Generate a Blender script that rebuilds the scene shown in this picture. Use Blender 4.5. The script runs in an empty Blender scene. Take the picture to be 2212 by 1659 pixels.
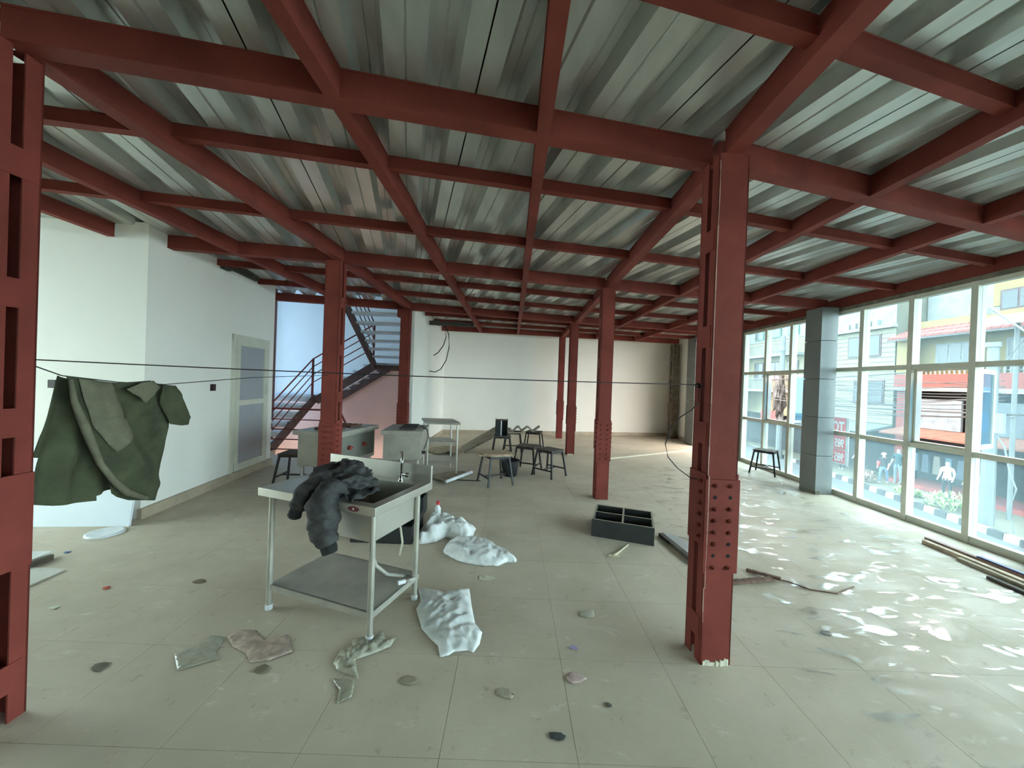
import bpy, bmesh, math, random
from mathutils import Vector, Matrix, noise, geometry
random.seed(7)
C = bpy.context.scene.collection
SC = bpy.context.scene
R = math.radians

# ------------------------------------------------------------------ camera
H = 1.63
cam_d = bpy.data.cameras.new('camera'); cam = bpy.data.objects.new('camera', cam_d); C.objects.link(cam)
cam_d.sensor_width = 36.0; cam_d.lens = 36.0 * 800.0 / 2212.0; cam_d.clip_start = 0.05; cam_d.clip_end = 300
pit, rol = R(-0.32), R(2.1)
f = Vector((0, math.cos(pit), math.sin(pit))); u0 = Vector((0, -math.sin(pit), math.cos(pit))); r0 = Vector((1, 0, 0))
rr = r0 * math.cos(rol) + u0 * math.sin(rol); uu = u0 * math.cos(rol) - r0 * math.sin(rol)
m = Matrix((rr, uu, -f)).transposed().to_4x4(); m.translation = (0, 0, H)
cam.matrix_world = m
SC.camera = cam

# ------------------------------------------------------------------ sky and exposure
SKY = 1.0
w = bpy.data.worlds.new('overcast_sky'); SC.world = w; w.use_nodes = True
bg = w.node_tree.nodes['Background']
bg.inputs['Color'].default_value = (1.0, 0.955, 0.90, 1); bg.inputs['Strength'].default_value = SKY
SC.view_settings.view_transform = 'Standard'; SC.view_settings.look = 'None'
SC.view_settings.exposure = 4.08; SC.view_settings.gamma = 1.0; SC.view_settings.use_curve_mapping = False

# ------------------------------------------------------------------ helpers
def lin(c): 
    c = c / 255.0
    return c / 12.92 if c <= 0.04045 else ((c + 0.055) / 1.055) ** 2.4
def rgb(t): return (lin(t[0]), lin(t[1]), lin(t[2]), 1.0)
MATS = {}
def mat(name, col, rough=0.6, metal=0.0, var=0.12, scale=3.0, col2=None, bump=0.0, bscale=60, spec=0.5, rvar=0.0, alpha=None, trans=0.0):
    if name in MATS: return MATS[name]
    M = bpy.data.materials.new(name); M.use_nodes = True; MATS[name] = M
    nt = M.node_tree; N = nt.nodes; L = nt.links
    p = N['Principled BSDF']
    p.inputs['Roughness'].default_value = rough; p.inputs['Metallic'].default_value = metal
    p.inputs['Specular IOR Level'].default_value = spec
    geo = N.new('ShaderNodeNewGeometry')
    n = N.new('ShaderNodeTexNoise'); n.inputs['Scale'].default_value = scale; n.inputs['Detail'].default_value = 6; n.inputs['Roughness'].default_value = 0.6
    L.new(geo.outputs['Position'], n.inputs['Vector'])
    rmp = N.new('ShaderNodeValToRGB')
    a = rgb(col)
    if col2 is None:
        b = tuple(max(0, x * (1 - var * 1.6)) for x in a[:3]) + (1,)
        a2 = tuple(min(1, x * (1 + var)) for x in a[:3]) + (1,)
    else:
        b = rgb(col2); a2 = a
    rmp.color_ramp.elements[0].color = b; rmp.color_ramp.elements[0].position = 0.33
    rmp.color_ramp.elements[1].color = a2; rmp.color_ramp.elements[1].position = 0.66
    L.new(n.outputs['Fac'], rmp.inputs['Fac']); L.new(rmp.outputs['Color'], p.inputs['Base Color'])
    if rvar:
        mr = N.new('ShaderNodeMapRange'); mr.inputs['To Min'].default_value = max(0.03, rough - rvar); mr.inputs['To Max'].default_value = min(1, rough + rvar)
        mr.inputs['From Min'].default_value = 0.3; mr.inputs['From Max'].default_value = 0.7
        L.new(n.outputs['Fac'], mr.inputs['Value']); L.new(mr.outputs['Result'], p.inputs['Roughness'])
    if bump:
        n2 = N.new('ShaderNodeTexNoise'); n2.inputs['Scale'].default_value = bscale; n2.inputs['Detail'].default_value = 4
        L.new(geo.outputs['Position'], n2.inputs['Vector'])
        bm = N.new('ShaderNodeBump'); bm.inputs['Strength'].default_value = bump; bm.inputs['Distance'].default_value = 0.01
        L.new(n2.outputs['Fac'], bm.inputs['Height']); L.new(bm.outputs['Normal'], p.inputs['Normal'])
    if trans: p.inputs['Transmission Weight'].default_value = trans
    if alpha is not None: p.inputs['Alpha'].default_value = alpha
    return M

class MB:
    def __init__(s): s.v = []; s.f = []
    def add(s, vs, fs):
        o = len(s.v); s.v += [tuple(x) for x in vs]; s.f += [tuple(i + o for i in q) for q in fs]; return s
    def hexa(s, a, b):   # a: 4 bottom pts ccw, b: 4 top pts
        return s.add(list(a) + list(b), [(3, 2, 1, 0), (4, 5, 6, 7), (0, 1, 5, 4), (1, 2, 6, 5), (2, 3, 7, 6), (3, 0, 4, 7)])
    def box(s, x0, x1, y0, y1, z0, z1):
        return s.hexa([(x0, y0, z0), (x1, y0, z0), (x1, y1, z0), (x0, y1, z0)], [(x0, y0, z1), (x1, y0, z1), (x1, y1, z1), (x0, y1, z1)])
    def prism(s, poly, z0, z1):
        n = len(poly); vs = [(x, y, z0) for x, y in poly] + [(x, y, z1) for x, y in poly]
        fs = [tuple(range(n - 1, -1, -1)), tuple(range(n, 2 * n))] + [(i, (i + 1) % n, n + (i + 1) % n, n + i) for i in range(n)]
        return s.add(vs, fs)
    def bar(s, p, q, w, h, up=(0, 0, 1)):   # box along p-q, w sideways, h along up
        p, q = Vector(p), Vector(q); d = (q - p).normalized(); up = Vector(up)
        if abs(d.dot(up)) > 0.98: up = Vector((0, 1, 0))
        sd = d.cross(up).normalized() * (w / 2); upv = sd.cross(d).normalized() * (h / 2)
        a = [p - sd - upv, p + sd - upv, p + sd + upv, p - sd + upv]; b = [x + (q - p) for x in a]
        return s.hexa(a, b)
    def tube(s, pts, r, n=8, cap=True):
        pts = [Vector(p) for p in pts]; rs = r if isinstance(r, (list, tuple)) else [r] * len(pts)
        vs = []; ref = None
        for i, p in enumerate(pts):
            d = (pts[min(i + 1, len(pts) - 1)] - pts[max(i - 1, 0)]).normalized()
            if ref is None: ref = Vector((0, 0, 1)) if abs(d.z) < 0.9 else Vector((1, 0, 0))
            a = d.cross(ref).normalized(); b = d.cross(a).normalized(); ref = b.cross(d) if False else ref
            for k in range(n):
                t = 2 * math.pi * k / n
                vs.append(p + (a * math.cos(t) + b * math.sin(t)) * rs[i])
        fs = []
        for i in range(len(pts) - 1):
            for k in range(n):
                fs.append((i * n + k, i * n + (k + 1) % n, (i + 1) * n + (k + 1) % n, (i + 1) * n + k))
        if cap: fs += [tuple(range(n - 1, -1, -1)), tuple((len(pts) - 1) * n + k for k in range(n))]
        return s.add(vs, fs)
    def lathe(s, c, prof, n=20):   # prof: (r, z)
        vs = []; fs = []
        for r, z in prof:
            for k in range(n):
                t = 2 * math.pi * k / n; vs.append((c[0] + r * math.cos(t), c[1] + r * math.sin(t), c[2] + z))
        for i in range(len(prof) - 1):
            for k in range(n): fs.append((i * n + k, i * n + (k + 1) % n, (i + 1) * n + (k + 1) % n, (i + 1) * n + k))
        return s.add(vs, fs)

ORG = {}
def mesh_of(mb, name, org=Vector((0, 0, 0)), smooth=False):
    me = bpy.data.meshes.new(name); me.from_pydata([Vector(v) - org for v in mb.v], [], mb.f); me.update()
    bm = bmesh.new(); bm.from_mesh(me); bmesh.ops.recalc_face_normals(bm, faces=bm.faces); bm.to_mesh(me); bm.free()
    if smooth:
        for p in me.polygons: p.use_smooth = True
    return me
def obj(name, mb, material, parent=None, smooth=False, mesh=None):
    org = ORG.get(parent, Vector((0, 0, 0))) if parent else Vector((0, 0, 0))
    me = mesh or mesh_of(mb, name, org, smooth)
    if material and not me.materials: me.materials.append(material)
    o = bpy.data.objects.new(name, me); C.objects.link(o)
    if parent: o.parent = parent; ORG[o] = org
    return o
def tag(o, label, cat, group=None):
    o['label'] = label; o['category'] = cat
    if group: o['group'] = group
    return o
def thing(name, label, cat, loc=(0, 0, 0), rz=0, group=None, local=False):
    o = bpy.data.objects.new(name, None); C.objects.link(o); o.location = loc; o.rotation_euler = (0, 0, rz)
    o.empty_display_size = 0.1
    ORG[o] = Vector((0, 0, 0)) if local else Vector(loc)
    return tag(o, label, cat, group)
def single(name, mb, material, label, cat, group=None, smooth=False):
    # one-mesh thing, origin at base centre
    xs = [Vector(v) for v in mb.v]; mn = Vector([min(v[i] for v in xs) for i in range(3)]); mx = Vector([max(v[i] for v in xs) for i in range(3)])
    org = Vector(((mn.x + mx.x) / 2, (mn.y + mx.y) / 2, mn.z))
    me = mesh_of(mb, name, org, smooth); me.materials.append(material)
    o = bpy.data.objects.new(name, me); C.objects.link(o); o.location = org
    return tag(o, label, cat, group)
def struct(name, mb=None, material=None, smooth=False):
    if mb is None:
        o = bpy.data.objects.new(name, None); C.objects.link(o); o.empty_display_size = 0.1
    else: o = obj(name, mb, material, None, smooth)
    o['kind'] = 'structure'; return o
def link_mesh(name, me, parent, loc=(0, 0, 0), rot=(0, 0, 0)):
    o = bpy.data.objects.new(name, me); C.objects.link(o); o.location = loc; o.rotation_euler = rot
    if parent: o.parent = parent
    return o
def copy_tree(o, parent=None):
    c = o.copy(); C.objects.link(c)
    if parent: c.parent = parent
    for ch in list(o.children): copy_tree(ch, c)
    return c
def solid(o, t, off=0):
    md = o.modifiers.new('thickness', 'SOLIDIFY'); md.thickness = t; md.offset = off
def bevel(o, wd, seg=2):
    md = o.modifiers.new('bevel', 'BEVEL'); md.width = wd; md.segments = seg; md.limit_method = 'ANGLE'

# ------------------------------------------------------------------ materials
RED = mat('red_oxide_paint', (122, 58, 50), 0.65, 0, 0.14, 2.2, bump=0.15, bscale=90, spec=0.12)
WHITE = mat('white_wall_paint', (234, 231, 222), 0.7, 0, 0.025, 0.8)
PLINTH = mat('beige_plinth_tile', (176, 162, 140), 0.55, 0, 0.1, 4)
FRAME = mat('ivory_window_frame', (205, 203, 186), 0.45, 0, 0.05, 5)
CLAD = mat('grey_composite_cladding', (118, 122, 120), 0.4, 0.15, 0.08, 2)
STEEL = mat('brushed_stainless_steel', (200, 196, 186), 0.42, 0.85, 0.05, 3, rvar=0.04)
STEELD = mat('dull_stainless_steel', (178, 174, 162), 0.5, 0.55, 0.1, 5)
CHROME = mat('chrome', (220, 220, 220), 0.12, 1.0, 0.02)
BLACKP = mat('black_painted_steel', (44, 42, 40), 0.5, 0.1, 0.2, 12)
BLACKB = mat('black_board', (40, 43, 43), 0.55, 0, 0.15, 6)
BLACKR = mat('black_rubber_cable', (38, 36, 36), 0.6)
WOOD = mat('dusty_plywood', (188, 165, 138), 0.7, 0, 0.2, 14)
DARKW = mat('dark_dusty_wood', (84, 76, 64), 0.8, 0, 0.3, 10)
CONC = mat('rough_concrete', (120, 112, 98), 0.9, 0, 0.25, 8, bump=0.4, bscale=40)
SLABM = mat('concrete_slab_soffit', (96, 94, 90), 0.9)
PLASTER = mat('crumbly_white_plaster', (222, 216, 196), 0.9, 0, 0.1, 40, bump=0.4)
WPLAST = mat('white_plastic', (225, 228, 230), 0.4)
BAGM = mat('thin_white_plastic_bag', (226, 228, 226), 0.35, 0, 0.06, 20, trans=0.0)
GREEN = mat('olive_green_cotton', (66, 70, 48), 0.9, 0, 0.25, 7, bump=0.5, bscale=35)
GREENL = mat('faded_olive_cotton', (104, 101, 82), 0.9, 0, 0.15, 9, bump=0.4, bscale=45)
JACK = mat('black_dusty_jacket_cloth', (58, 57, 56), 0.75, 0, 0.35, 16, bump=0.5, bscale=40)
CARD = mat('dusty_cardboard', (166, 152, 128), 0.85, 0, 0.2, 9)
PAPER = mat('crumpled_pale_paper', (206, 200, 186), 0.8, 0, 0.15, 15)
PINKP = mat('dusty_pink_paper', (186, 164, 150), 0.85, 0, 0.25, 14)
GALV = mat('dusty_galvanised_sheet', (126, 116, 98), 0.5, 0.4, 0.25, 8)

def floor_material():
    M = bpy.data.materials.new('dusty_floor_tile'); M.use_nodes = True; nt = M.node_tree; N = nt.nodes; L = nt.links
    p = N['Principled BSDF']; geo = N.new('ShaderNodeNewGeometry')
    def nz(scale, det=6, rough=0.6, sx=1, sy=1, rot=0, dist=0):
        mp = N.new('ShaderNodeMapping'); mp.inputs['Scale'].default_value = (sx, sy, 1); mp.inputs['Rotation'].default_value = (0, 0, rot)
        n = N.new('ShaderNodeTexNoise'); n.inputs['Scale'].default_value = scale; n.inputs['Detail'].default_value = det; n.inputs['Roughness'].default_value = rough; n.inputs['Distortion'].default_value = dist
        L.new(geo.outputs['Position'], mp.inputs['Vector']); L.new(mp.outputs['Vector'], n.inputs['Vector']); return n
    def ramp(src, a, b, pa, pb):
        r = N.new('ShaderNodeValToRGB'); r.color_ramp.elements[0].color = a; r.color_ramp.elements[1].color = b
        r.color_ramp.elements[0].position = pa; r.color_ramp.elements[1].position = pb
        L.new(src, r.inputs['Fac']); return r
    base = ramp(nz(1.1, 8).outputs['Fac'], rgb((180, 168, 147)), rgb((203, 191, 171)), 0.3, 0.7)
    # pale dried smears and footprints
    sm = ramp(nz(3.2, 5, 0.7, 1.0, 2.4, 0.5, 1.2).outputs['Fac'], (0, 0, 0, 1), (1, 1, 1, 1), 0.6, 0.74)
    mx = N.new('ShaderNodeMixRGB'); mx.inputs['Color2'].default_value = rgb((228, 224, 212))
    mul = N.new('ShaderNodeMath'); mul.operation = 'MULTIPLY'; mul.inputs[1].default_value = 0.5
    L.new(sm.outputs['Color'], mul.inputs[0]); L.new(mul.outputs[0], mx.inputs['Fac']); L.new(base.outputs['Color'], mx.inputs['Color1'])
    # dark grime specks
    sp = ramp(nz(9, 4, 0.8).outputs['Fac'], (0.72, 0.7, 0.66, 1), (1, 1, 1, 1), 0.28, 0.4)
    mx2 = N.new('ShaderNodeMixRGB'); mx2.blend_type = 'MULTIPLY'; mx2.inputs['Fac'].default_value = 1
    L.new(mx.outputs['Color'], mx2.inputs['Color1']); L.new(sp.outputs['Color'], mx2.inputs['Color2']); L.new(mx2.outputs['Color'], p.inputs['Base Color'])
    rg = ramp(nz(2.3, 5, 0.65, 1, 1.8, 0.4, 0.8).outputs['Fac'], (0.45, 0.45, 0.45, 1), (0.78, 0.78, 0.78, 1), 0.4, 0.58)
    L.new(rg.outputs['Color'], p.inputs['Roughness']); p.inputs['Specular IOR Level'].default_value = 0.35
    b = N.new('ShaderNodeBump'); b.inputs['Strength'].default_value = 0.12; b.inputs['Distance'].default_value = 0.01
    L.new(nz(22, 4).outputs['Fac'], b.inputs['Height']); L.new(b.outputs['Normal'], p.inputs['Normal'])
    return M
FLOOR = floor_material()
JOINT = mat('tile_joint_grout', (166, 155, 135), 0.9)

def deck_material():
    M = bpy.data.materials.new('galvanised_deck'); M.use_nodes = True; nt = M.node_tree; N = nt.nodes; L = nt.links
    p = N['Principled BSDF']; p.inputs['Metallic'].default_value = 0.55
    geo = N.new('ShaderNodeNewGeometry')
    n = N.new('ShaderNodeTexNoise'); n.inputs['Scale'].default_value = 2.5; n.inputs['Detail'].default_value = 7
    mp = N.new('ShaderNodeMapping'); mp.inputs['Rotation'].default_value = (0, 0, R(-15.8)); mp.inputs['Scale'].default_value = (3, 0.7, 1)
    L.new(geo.outputs['Position'], mp.inputs['Vector']); L.new(mp.outputs['Vector'], n.inputs['Vector'])
    r = N.new('ShaderNodeValToRGB'); r.color_ramp.elements[0].color = rgb((176, 180, 174)); r.color_ramp.elements[1].color = rgb((202, 206, 200))
    r.color_ramp.elements[0].position = 0.3; r.color_ramp.elements[1].position = 0.7
    L.new(n.outputs['Fac'], r.inputs['Fac']); L.new(r.outputs['Color'], p.inputs['Base Color'])
    mr = N.new('ShaderNodeMapRange'); mr.inputs['From Min'].default_value = 0.3; mr.inputs['From Max'].default_value = 0.7; mr.inputs['To Min'].default_value = 0.3; mr.inputs['To Max'].default_value = 0.38
    L.new(n.outputs['Fac'], mr.inputs['Value']); L.new(mr.outputs['Result'], p.inputs['Roughness'])
    return M
DECK = deck_material()

def glass_material(name, tint, haze=0.05):
    M = bpy.data.materials.new(name); M.use_nodes = True; nt = M.node_tree; N = nt.nodes; L = nt.links
    N.remove(N['Principled BSDF']); out = N['Material Output']
    t = N.new('ShaderNodeBsdfTransparent'); t.inputs['Color'].default_value = tint
    g = N.new('ShaderNodeBsdfGlossy'); g.inputs['Roughness'].default_value = 0.03; g.inputs['Color'].default_value = (0.9, 0.95, 1, 1)
    d = N.new('ShaderNodeBsdfTranslucent'); d.inputs['Color'].default_value = (0.58, 0.90, 1.0, 1)
    lw = N.new('ShaderNodeLayerWeight'); lw.inputs['Blend'].default_value = 0.5
    fr = N.new('ShaderNodeMath'); fr.operation = 'POWER'; fr.inputs[1].default_value = 5.0; L.new(lw.outputs['Facing'], fr.inputs[0])
    m1 = N.new('ShaderNodeMixShader'); m2 = N.new('ShaderNodeMixShader'); m2.inputs['Fac'].default_value = haze
    L.new(fr.outputs[0], m1.inputs['Fac']); L.new(t.outputs[0], m1.inputs[1]); L.new(g.outputs[0], m1.inputs[2])
    L.new(m1.outputs[0], m2.inputs[1]); L.new(d.outputs[0], m2.inputs[2]); L.new(m2.outputs[0], out.inputs['Surface'])
    return M
GLASS = glass_material('cyan_tinted_dusty_glass', (0.75, 0.90, 0.96, 1), 0.04)
BLUEG = glass_material('blue_tinted_sash_glass', (0.16, 0.48, 0.70, 1), 0.06)
FROST = mat('frosted_grey_glass', (158, 160, 163), 0.35, 0, 0.03)
def film_material():
    M = bpy.data.materials.new('clear_floor_film'); M.use_nodes = True; nt = M.node_tree; N = nt.nodes; L = nt.links
    N.remove(N['Principled BSDF']); out = N['Material Output']
    t = N.new('ShaderNodeBsdfTransparent'); g = N.new('ShaderNodeBsdfGlossy'); g.inputs['Roughness'].default_value = 0.1
    geo = N.new('ShaderNodeNewGeometry'); mp = N.new('ShaderNodeMapping'); mp.inputs['Scale'].default_value = (1, 2.2, 1); mp.inputs['Rotation'].default_value = (0, 0, 0.45)
    n = N.new('ShaderNodeTexNoise'); n.inputs['Scale'].default_value = 3.4; n.inputs['Detail'].default_value = 5; n.inputs['Distortion'].default_value = 1.0
    L.new(geo.outputs['Position'], mp.inputs['Vector']); L.new(mp.outputs['Vector'], n.inputs['Vector'])
    mr = N.new('ShaderNodeMapRange'); mr.inputs['From Min'].default_value = 0.57; mr.inputs['From Max'].default_value = 0.67; mr.inputs['To Min'].default_value = 0.0; mr.inputs['To Max'].default_value = 0.4
    L.new(n.outputs['Fac'], mr.inputs['Value'])
    mm = N.new('ShaderNodeMixShader'); L.new(mr.outputs['Result'], mm.inputs['Fac']); L.new(t.outputs[0], mm.inputs[1]); L.new(g.outputs[0], mm.inputs[2]); L.new(mm.outputs[0], out.inputs['Surface'])
    return M
FILM = film_material()

# ------------------------------------------------------------------ floor
def winx(y): return 5.2 + 0.03 * (y - 3.8)
fl = struct('floor', MB().prism([(-8, -6), (5.42, -6), (5.42, 7.42), (-8, 7.42)], -0.25, -0.004), JOINT)
TX0, TY0, TS = 0.345, 2.183, 0.6
tm = mesh_of(MB().hexa([(0.0006, 0.0006, -0.006), (TS - 0.0006, 0.0006, -0.006), (TS - 0.0006, TS - 0.0006, -0.006), (0.0006, TS - 0.0006, -0.006)],
                       [(0.001, 0.001, 0), (TS - 0.001, 0.001, 0), (TS - 0.001, TS - 0.001, 0), (0.001, TS - 0.001, 0)]), 'floor_tile'); tm.materials.append(FLOOR)
for j in range(-3, 7):
    for i in range(-9, 8):
        y = TY0 + TS * j; x = TX0 + TS * i
        if x < -5.1 or x + TS > 5.2: continue
        link_mesh('floor_tile', tm, fl, (x, y, 0))
YF = TY0 + TS * 7
far = MB(); far.prism([(-8, YF), (5.42, YF), (5.42, 7.42), (-8, 7.42)], -0.1, -0.0005)
far.prism([(-2.3, 7.42), (5.5, 7.42), (5.5, 12.7), (-2.3, 11.4)], -0.25, -0.0005); far.prism([(-8, 7.42), (-5.0, 7.42), (-5.0, 7.9), (-8, 7.9)], -0.25, -0.0005)
far.prism([(-8, -6), (5.42, -6), (5.42, TY0 - 3 * TS), (-8, TY0 - 3 * TS)], -0.1, -0.0005)
far.prism([(-8, TY0 - 3 * TS), (TX0 - 9 * TS, TY0 - 3 * TS), (TX0 - 9 * TS, YF), (-8, YF)], -0.1, -0.0005)
far.prism([(5.145, TY0 - 3 * TS), (5.42, TY0 - 3 * TS), (5.42, YF), (5.145, YF)], -0.1, -0.0005)
o = obj('far_tiles', far, FLOOR, fl); o['kind'] = 'stuff'

# ------------------------------------------------------------------ walls
WL = [(-3.97, 4.0), (-4.28, 6.62), (-7.5, 6.25), (-7.5, 3.62)]
struct('wall_left', MB().prism(WL, 0, 3.2), WHITE)
struct('wall_back', MB().prism([(-2.28, 11.17), (5.9, 12.52), (5.9, 12.75), (-2.28, 11.4)], -0.25, 3.6), WHITE)
struct('wall_stair', MB().prism([(-2.30, 7.68), (-2.06, 7.68), (-2.06, 11.25), (-2.30, 11.25)], -3.1, 3.3), WHITE)
STAIRW = mat('stairwell_pink_light', (242, 200, 182), 0.75, 0, 0.04, 1.0)  # pinkish light below the flights, put into the lower wall's colour
struct('wall_stairwell', MB().box(-8.2, -2.1, 10.6, 10.8, 0.5, 7.0), WHITE)
swl = MB(); swl.box(-7.2, -7.0, 6.3, 8.2, -3.1, 5.4); swl.box(-7.2, -7.0, 10.3, 10.6, -3.1, 5.4); swl.box(-7.2, -7.0, 8.2, 10.3, -3.1, 0.4); swl.box(-7.2, -7.0, 8.2, 10.3, 4.6, 5.4)
struct('wall_stair_left', swl, WHITE)
w5 = struct('window_5'); obj('glass_pane', MB().box(-7.11, -7.1, 8.2, 10.3, 0.4, 4.6), glass_material('added_blue_stair_tint', (0.38, 0.50, 0.66, 1), 0.10), w5)  # unseen pane, blue tint added to colour and dim the stairwell daylight
w6 = struct('added_side_window'); obj('glass_pane', MB().box(-7.61, -7.6, 0.9, 3.64, 0.0, 3.2), glass_material('added_side_tint_glass', (0.78, 0.90, 0.93, 1), 0.05), w6)  # unseen tinted pane added to cool and dim the daylight from the left
struct('ceiling_stairwell', MB().prism([(-8.2, 6.35), (-2.1, 7.6), (-2.1, 10.8), (-8.2, 10.8)], 5.4, 5.6), WHITE)
struct('wall_stair_upper', MB().prism([(-8.2, 6.35), (-2.1, 7.6), (-2.1, 7.8), (-8.2, 6.55)], 3.41, 5.4), WHITE)
struct('wall_stair_side', MB().box(-2.28, -2.08, 7.8, 10.6, 3.41, 5.4), WHITE)
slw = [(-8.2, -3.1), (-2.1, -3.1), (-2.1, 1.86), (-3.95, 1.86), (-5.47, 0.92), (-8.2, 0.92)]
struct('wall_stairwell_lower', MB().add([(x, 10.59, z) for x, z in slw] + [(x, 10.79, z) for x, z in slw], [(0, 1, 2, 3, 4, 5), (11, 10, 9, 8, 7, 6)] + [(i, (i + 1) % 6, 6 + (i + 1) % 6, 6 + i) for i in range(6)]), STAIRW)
struct('wall_rear', MB().box(-8, 5.6, -6.2, -6.0, -0.25, 3.4), WHITE)
struct('wall_left_rear', MB().box(-7.7, -7.5, -6.0, 0.9, -0.25, 3.4), WHITE)
wr = MB(); wr.prism([(5.365, 10.6), (5.62, 10.6), (5.7, 12.6), (5.38, 12.5)], -0.25, 3.25)
struct('wall_right', wr, WHITE)
d = Vector((-0.31, 2.62, 0)).normalized(); nrm = Vector((d.y, -d.x, 0))
P0 = Vector((-3.97, 4.0, 0))
def wl(t, off=0.0, z=0.0): 
    q = P0 + d * t + nrm * off; return (q.x, q.y, z)
def wallbox(mb, t0, t1, o0, o1, z0, z1):
    return mb.hexa([wl(t0, o0, z0), wl(t1, o0, z0), wl(t1, o1, z0), wl(t0, o1, z0)], [wl(t0, o0, z1), wl(t1, o0, z1), wl(t1, o1, z1), wl(t0, o1, z1)])
struct('baseboard_left', wallbox(MB(), -0.03, 2.66, -0.01, 0.035, 0, 0.115), PLINTH)
struct('baseboard_back', MB().prism([(-2.06, 11.185), (5.3, 12.4), (5.3, 12.43), (-2.06, 11.225)], 0, 0.11), PLINTH)
struct('baseboard_stair', MB().prism([(-2.06, 7.9), (-2.035, 7.9), (-2.035, 11.2), (-2.06, 11.2)], 0, 0.11), PLINTH)
struct('baseboard_right', MB().prism([(5.33, 11.0), (5.36, 11.0), (5.39, 12.45), (5.36, 12.45)], 0, 0.11), PLINTH)
# blue-grey clad strip at the end of the glazing
cl = struct('trim_1')
for k in range(5):
    z0 = 0.02 + k * 0.63
    obj('cladding_panel', MB().box(5.2, 5.36, 10.55, 11.05, z0, min(z0 + 0.62, 3.1)), CLAD, cl)
cl2 = struct('trim_2')
for k in range(5):
    z0 = 0.02 + k * 0.61
    obj('cladding_panel', MB().box(5.22, 5.5, 8.62, 8.85, z0, min(z0 + 0.6, 3.0)), CLAD, cl2)

struct('added_sky_shade', MB().box(5.62, 7.25, -6.2, 12.6, 3.5, 3.65), CONC)   # unseen slab added above the glazing to cut sky light on the floor
# ------------------------------------------------------------------ door in the left room
door = struct('door_1')
T0, T1, ZB, ZT = 1.46, 2.45, 0.115, 2.19
fr = MB(); wallbox(fr, T0, T0 + 0.07, -0.02, 0.03, ZB, ZT); wallbox(fr, T1 - 0.07, T1, -0.02, 0.03, ZB, ZT); wallbox(fr, T0, T1, -0.02, 0.031, ZT - 0.08, ZT)
obj('door_frame', fr, FRAME, door)
lf = MB()
for a, b in ((T0 + 0.07, T0 + 0.16), (T1 - 0.16, T1 - 0.07)): wallbox(lf, a, b, 0.0, 0.042, ZB + 0.01, ZT - 0.08)
for a, b in ((ZB + 0.01, ZB + 0.12), (1.12, 1.2), (ZT - 0.16, ZT - 0.08)): wallbox(lf, T0 + 0.07, T1 - 0.07, 0.0, 0.0415, a, b)
leaf = obj('door_leaf', lf, FRAME, door)
for a, b in ((ZB + 0.12, 1.12), (1.2, ZT - 0.16)): obj('glass_pane', wallbox(MB(), T0 + 0.16, T1 - 0.16, 0.008, 0.02, a, b), FROST, leaf)
obj('door_handle', wallbox(MB(), T1 - 0.135, T1 - 0.1, 0.042, 0.075, 1.27, 1.44), FRAME, leaf)
for z in (0.35, 1.1, 1.9): obj('hinge', wallbox(MB(), T0 + 0.055, T0 + 0.085, 0.03, 0.05, z, z + 0.12), FRAME, door)

# ------------------------------------------------------------------ ceiling: slab, deck, beams
ceil = struct('ceiling')
def p3(x): return 8.03 + 0.205 * x
obj('slab', MB().prism([(-8, -6), (5.6, -6), (5.6, p3(5.6)), (-8, p3(-8))], 3.262, 3.4), SLABM, ceil)
obj('slab', MB().prism([(-2.3, p3(-2.3)), (5.6, p3(5.6)), (5.6, 12.6), (-2.3, 11.4)], 3.262, 3.4), SLABM, ceil)
A = R(-15.8); dv = Vector((math.sin(A), math.cos(A), 0)); nv = Vector((math.cos(A), -math.sin(A), 0))
PITCH = 0.364; PW = PITCH * 3; ZD = 3.17; FH = 0.078
def deck_profile():
    pr = [(0.004, 0)]
    for k in range(3):
        b = k * PITCH; half = (PITCH - 0.165) / 2
        pr += [(b + half, 0), (b + half + 0.032, FH), (b + half + 0.0825 - 0.006, FH), (b + half + 0.0825, FH - 0.006), (b + half + 0.0825 + 0.006, FH), (b + half + 0.165 - 0.032, FH), (b + half + 0.165, 0)]
        if k < 2: pr += [(b + PITCH - 0.008, 0), (b + PITCH, 0.01), (b + PITCH + 0.008, 0)]
    pr += [(PW - 0.004, 0)]
    return pr
PROF = deck_profile()
def deck_sheet(s0, clips):
    bm = bmesh.new(); vs = []
    for s, z in PROF:
        a = nv * (s0 + s) + dv * (-11.0); b = nv * (s0 + s) + dv * 14.5
        vs.append((bm.verts.new((a.x, a.y, ZD + z)), bm.verts.new((b.x, b.y, ZD + z))))
    for i in range(len(vs) - 1): bm.faces.new((vs[i][0], vs[i + 1][0], vs[i + 1][1], vs[i][1]))
    for co, no in clips:
        bmesh.ops.bisect_plane(bm, geom=bm.verts[:] + bm.edges[:] + bm.faces[:], plane_co=co, plane_no=no, clear_outer=True)
    if len(bm.faces) == 0: bm.free(); return
    me = bpy.data.meshes.new('deck_sheet'); bm.to_mesh(me); bm.free(); me.materials.append(DECK)
    link_mesh('deck_sheet', me, ceil)
n3 = Vector((-0.205, 1, 0))
for k in range(-7, 9):
    s0 = 0.301 + k * PW
    deck_sheet(s0, [((0, p3(0), 0), n3), ((5.45, 0, 0), (1, 0, 0)), ((-7, 0, 0), (-1, 0, 0)), ((0, -5.9, 0), (0, -1, 0))])
    deck_sheet(s0, [((0, p3(0), 0), -n3), ((0, 11.6, 0), (-0.17, 1, 0)), ((5.45, 0, 0), (1, 0, 0)), ((-2.2, 0, 0), (-1, 0, 0))])

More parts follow.
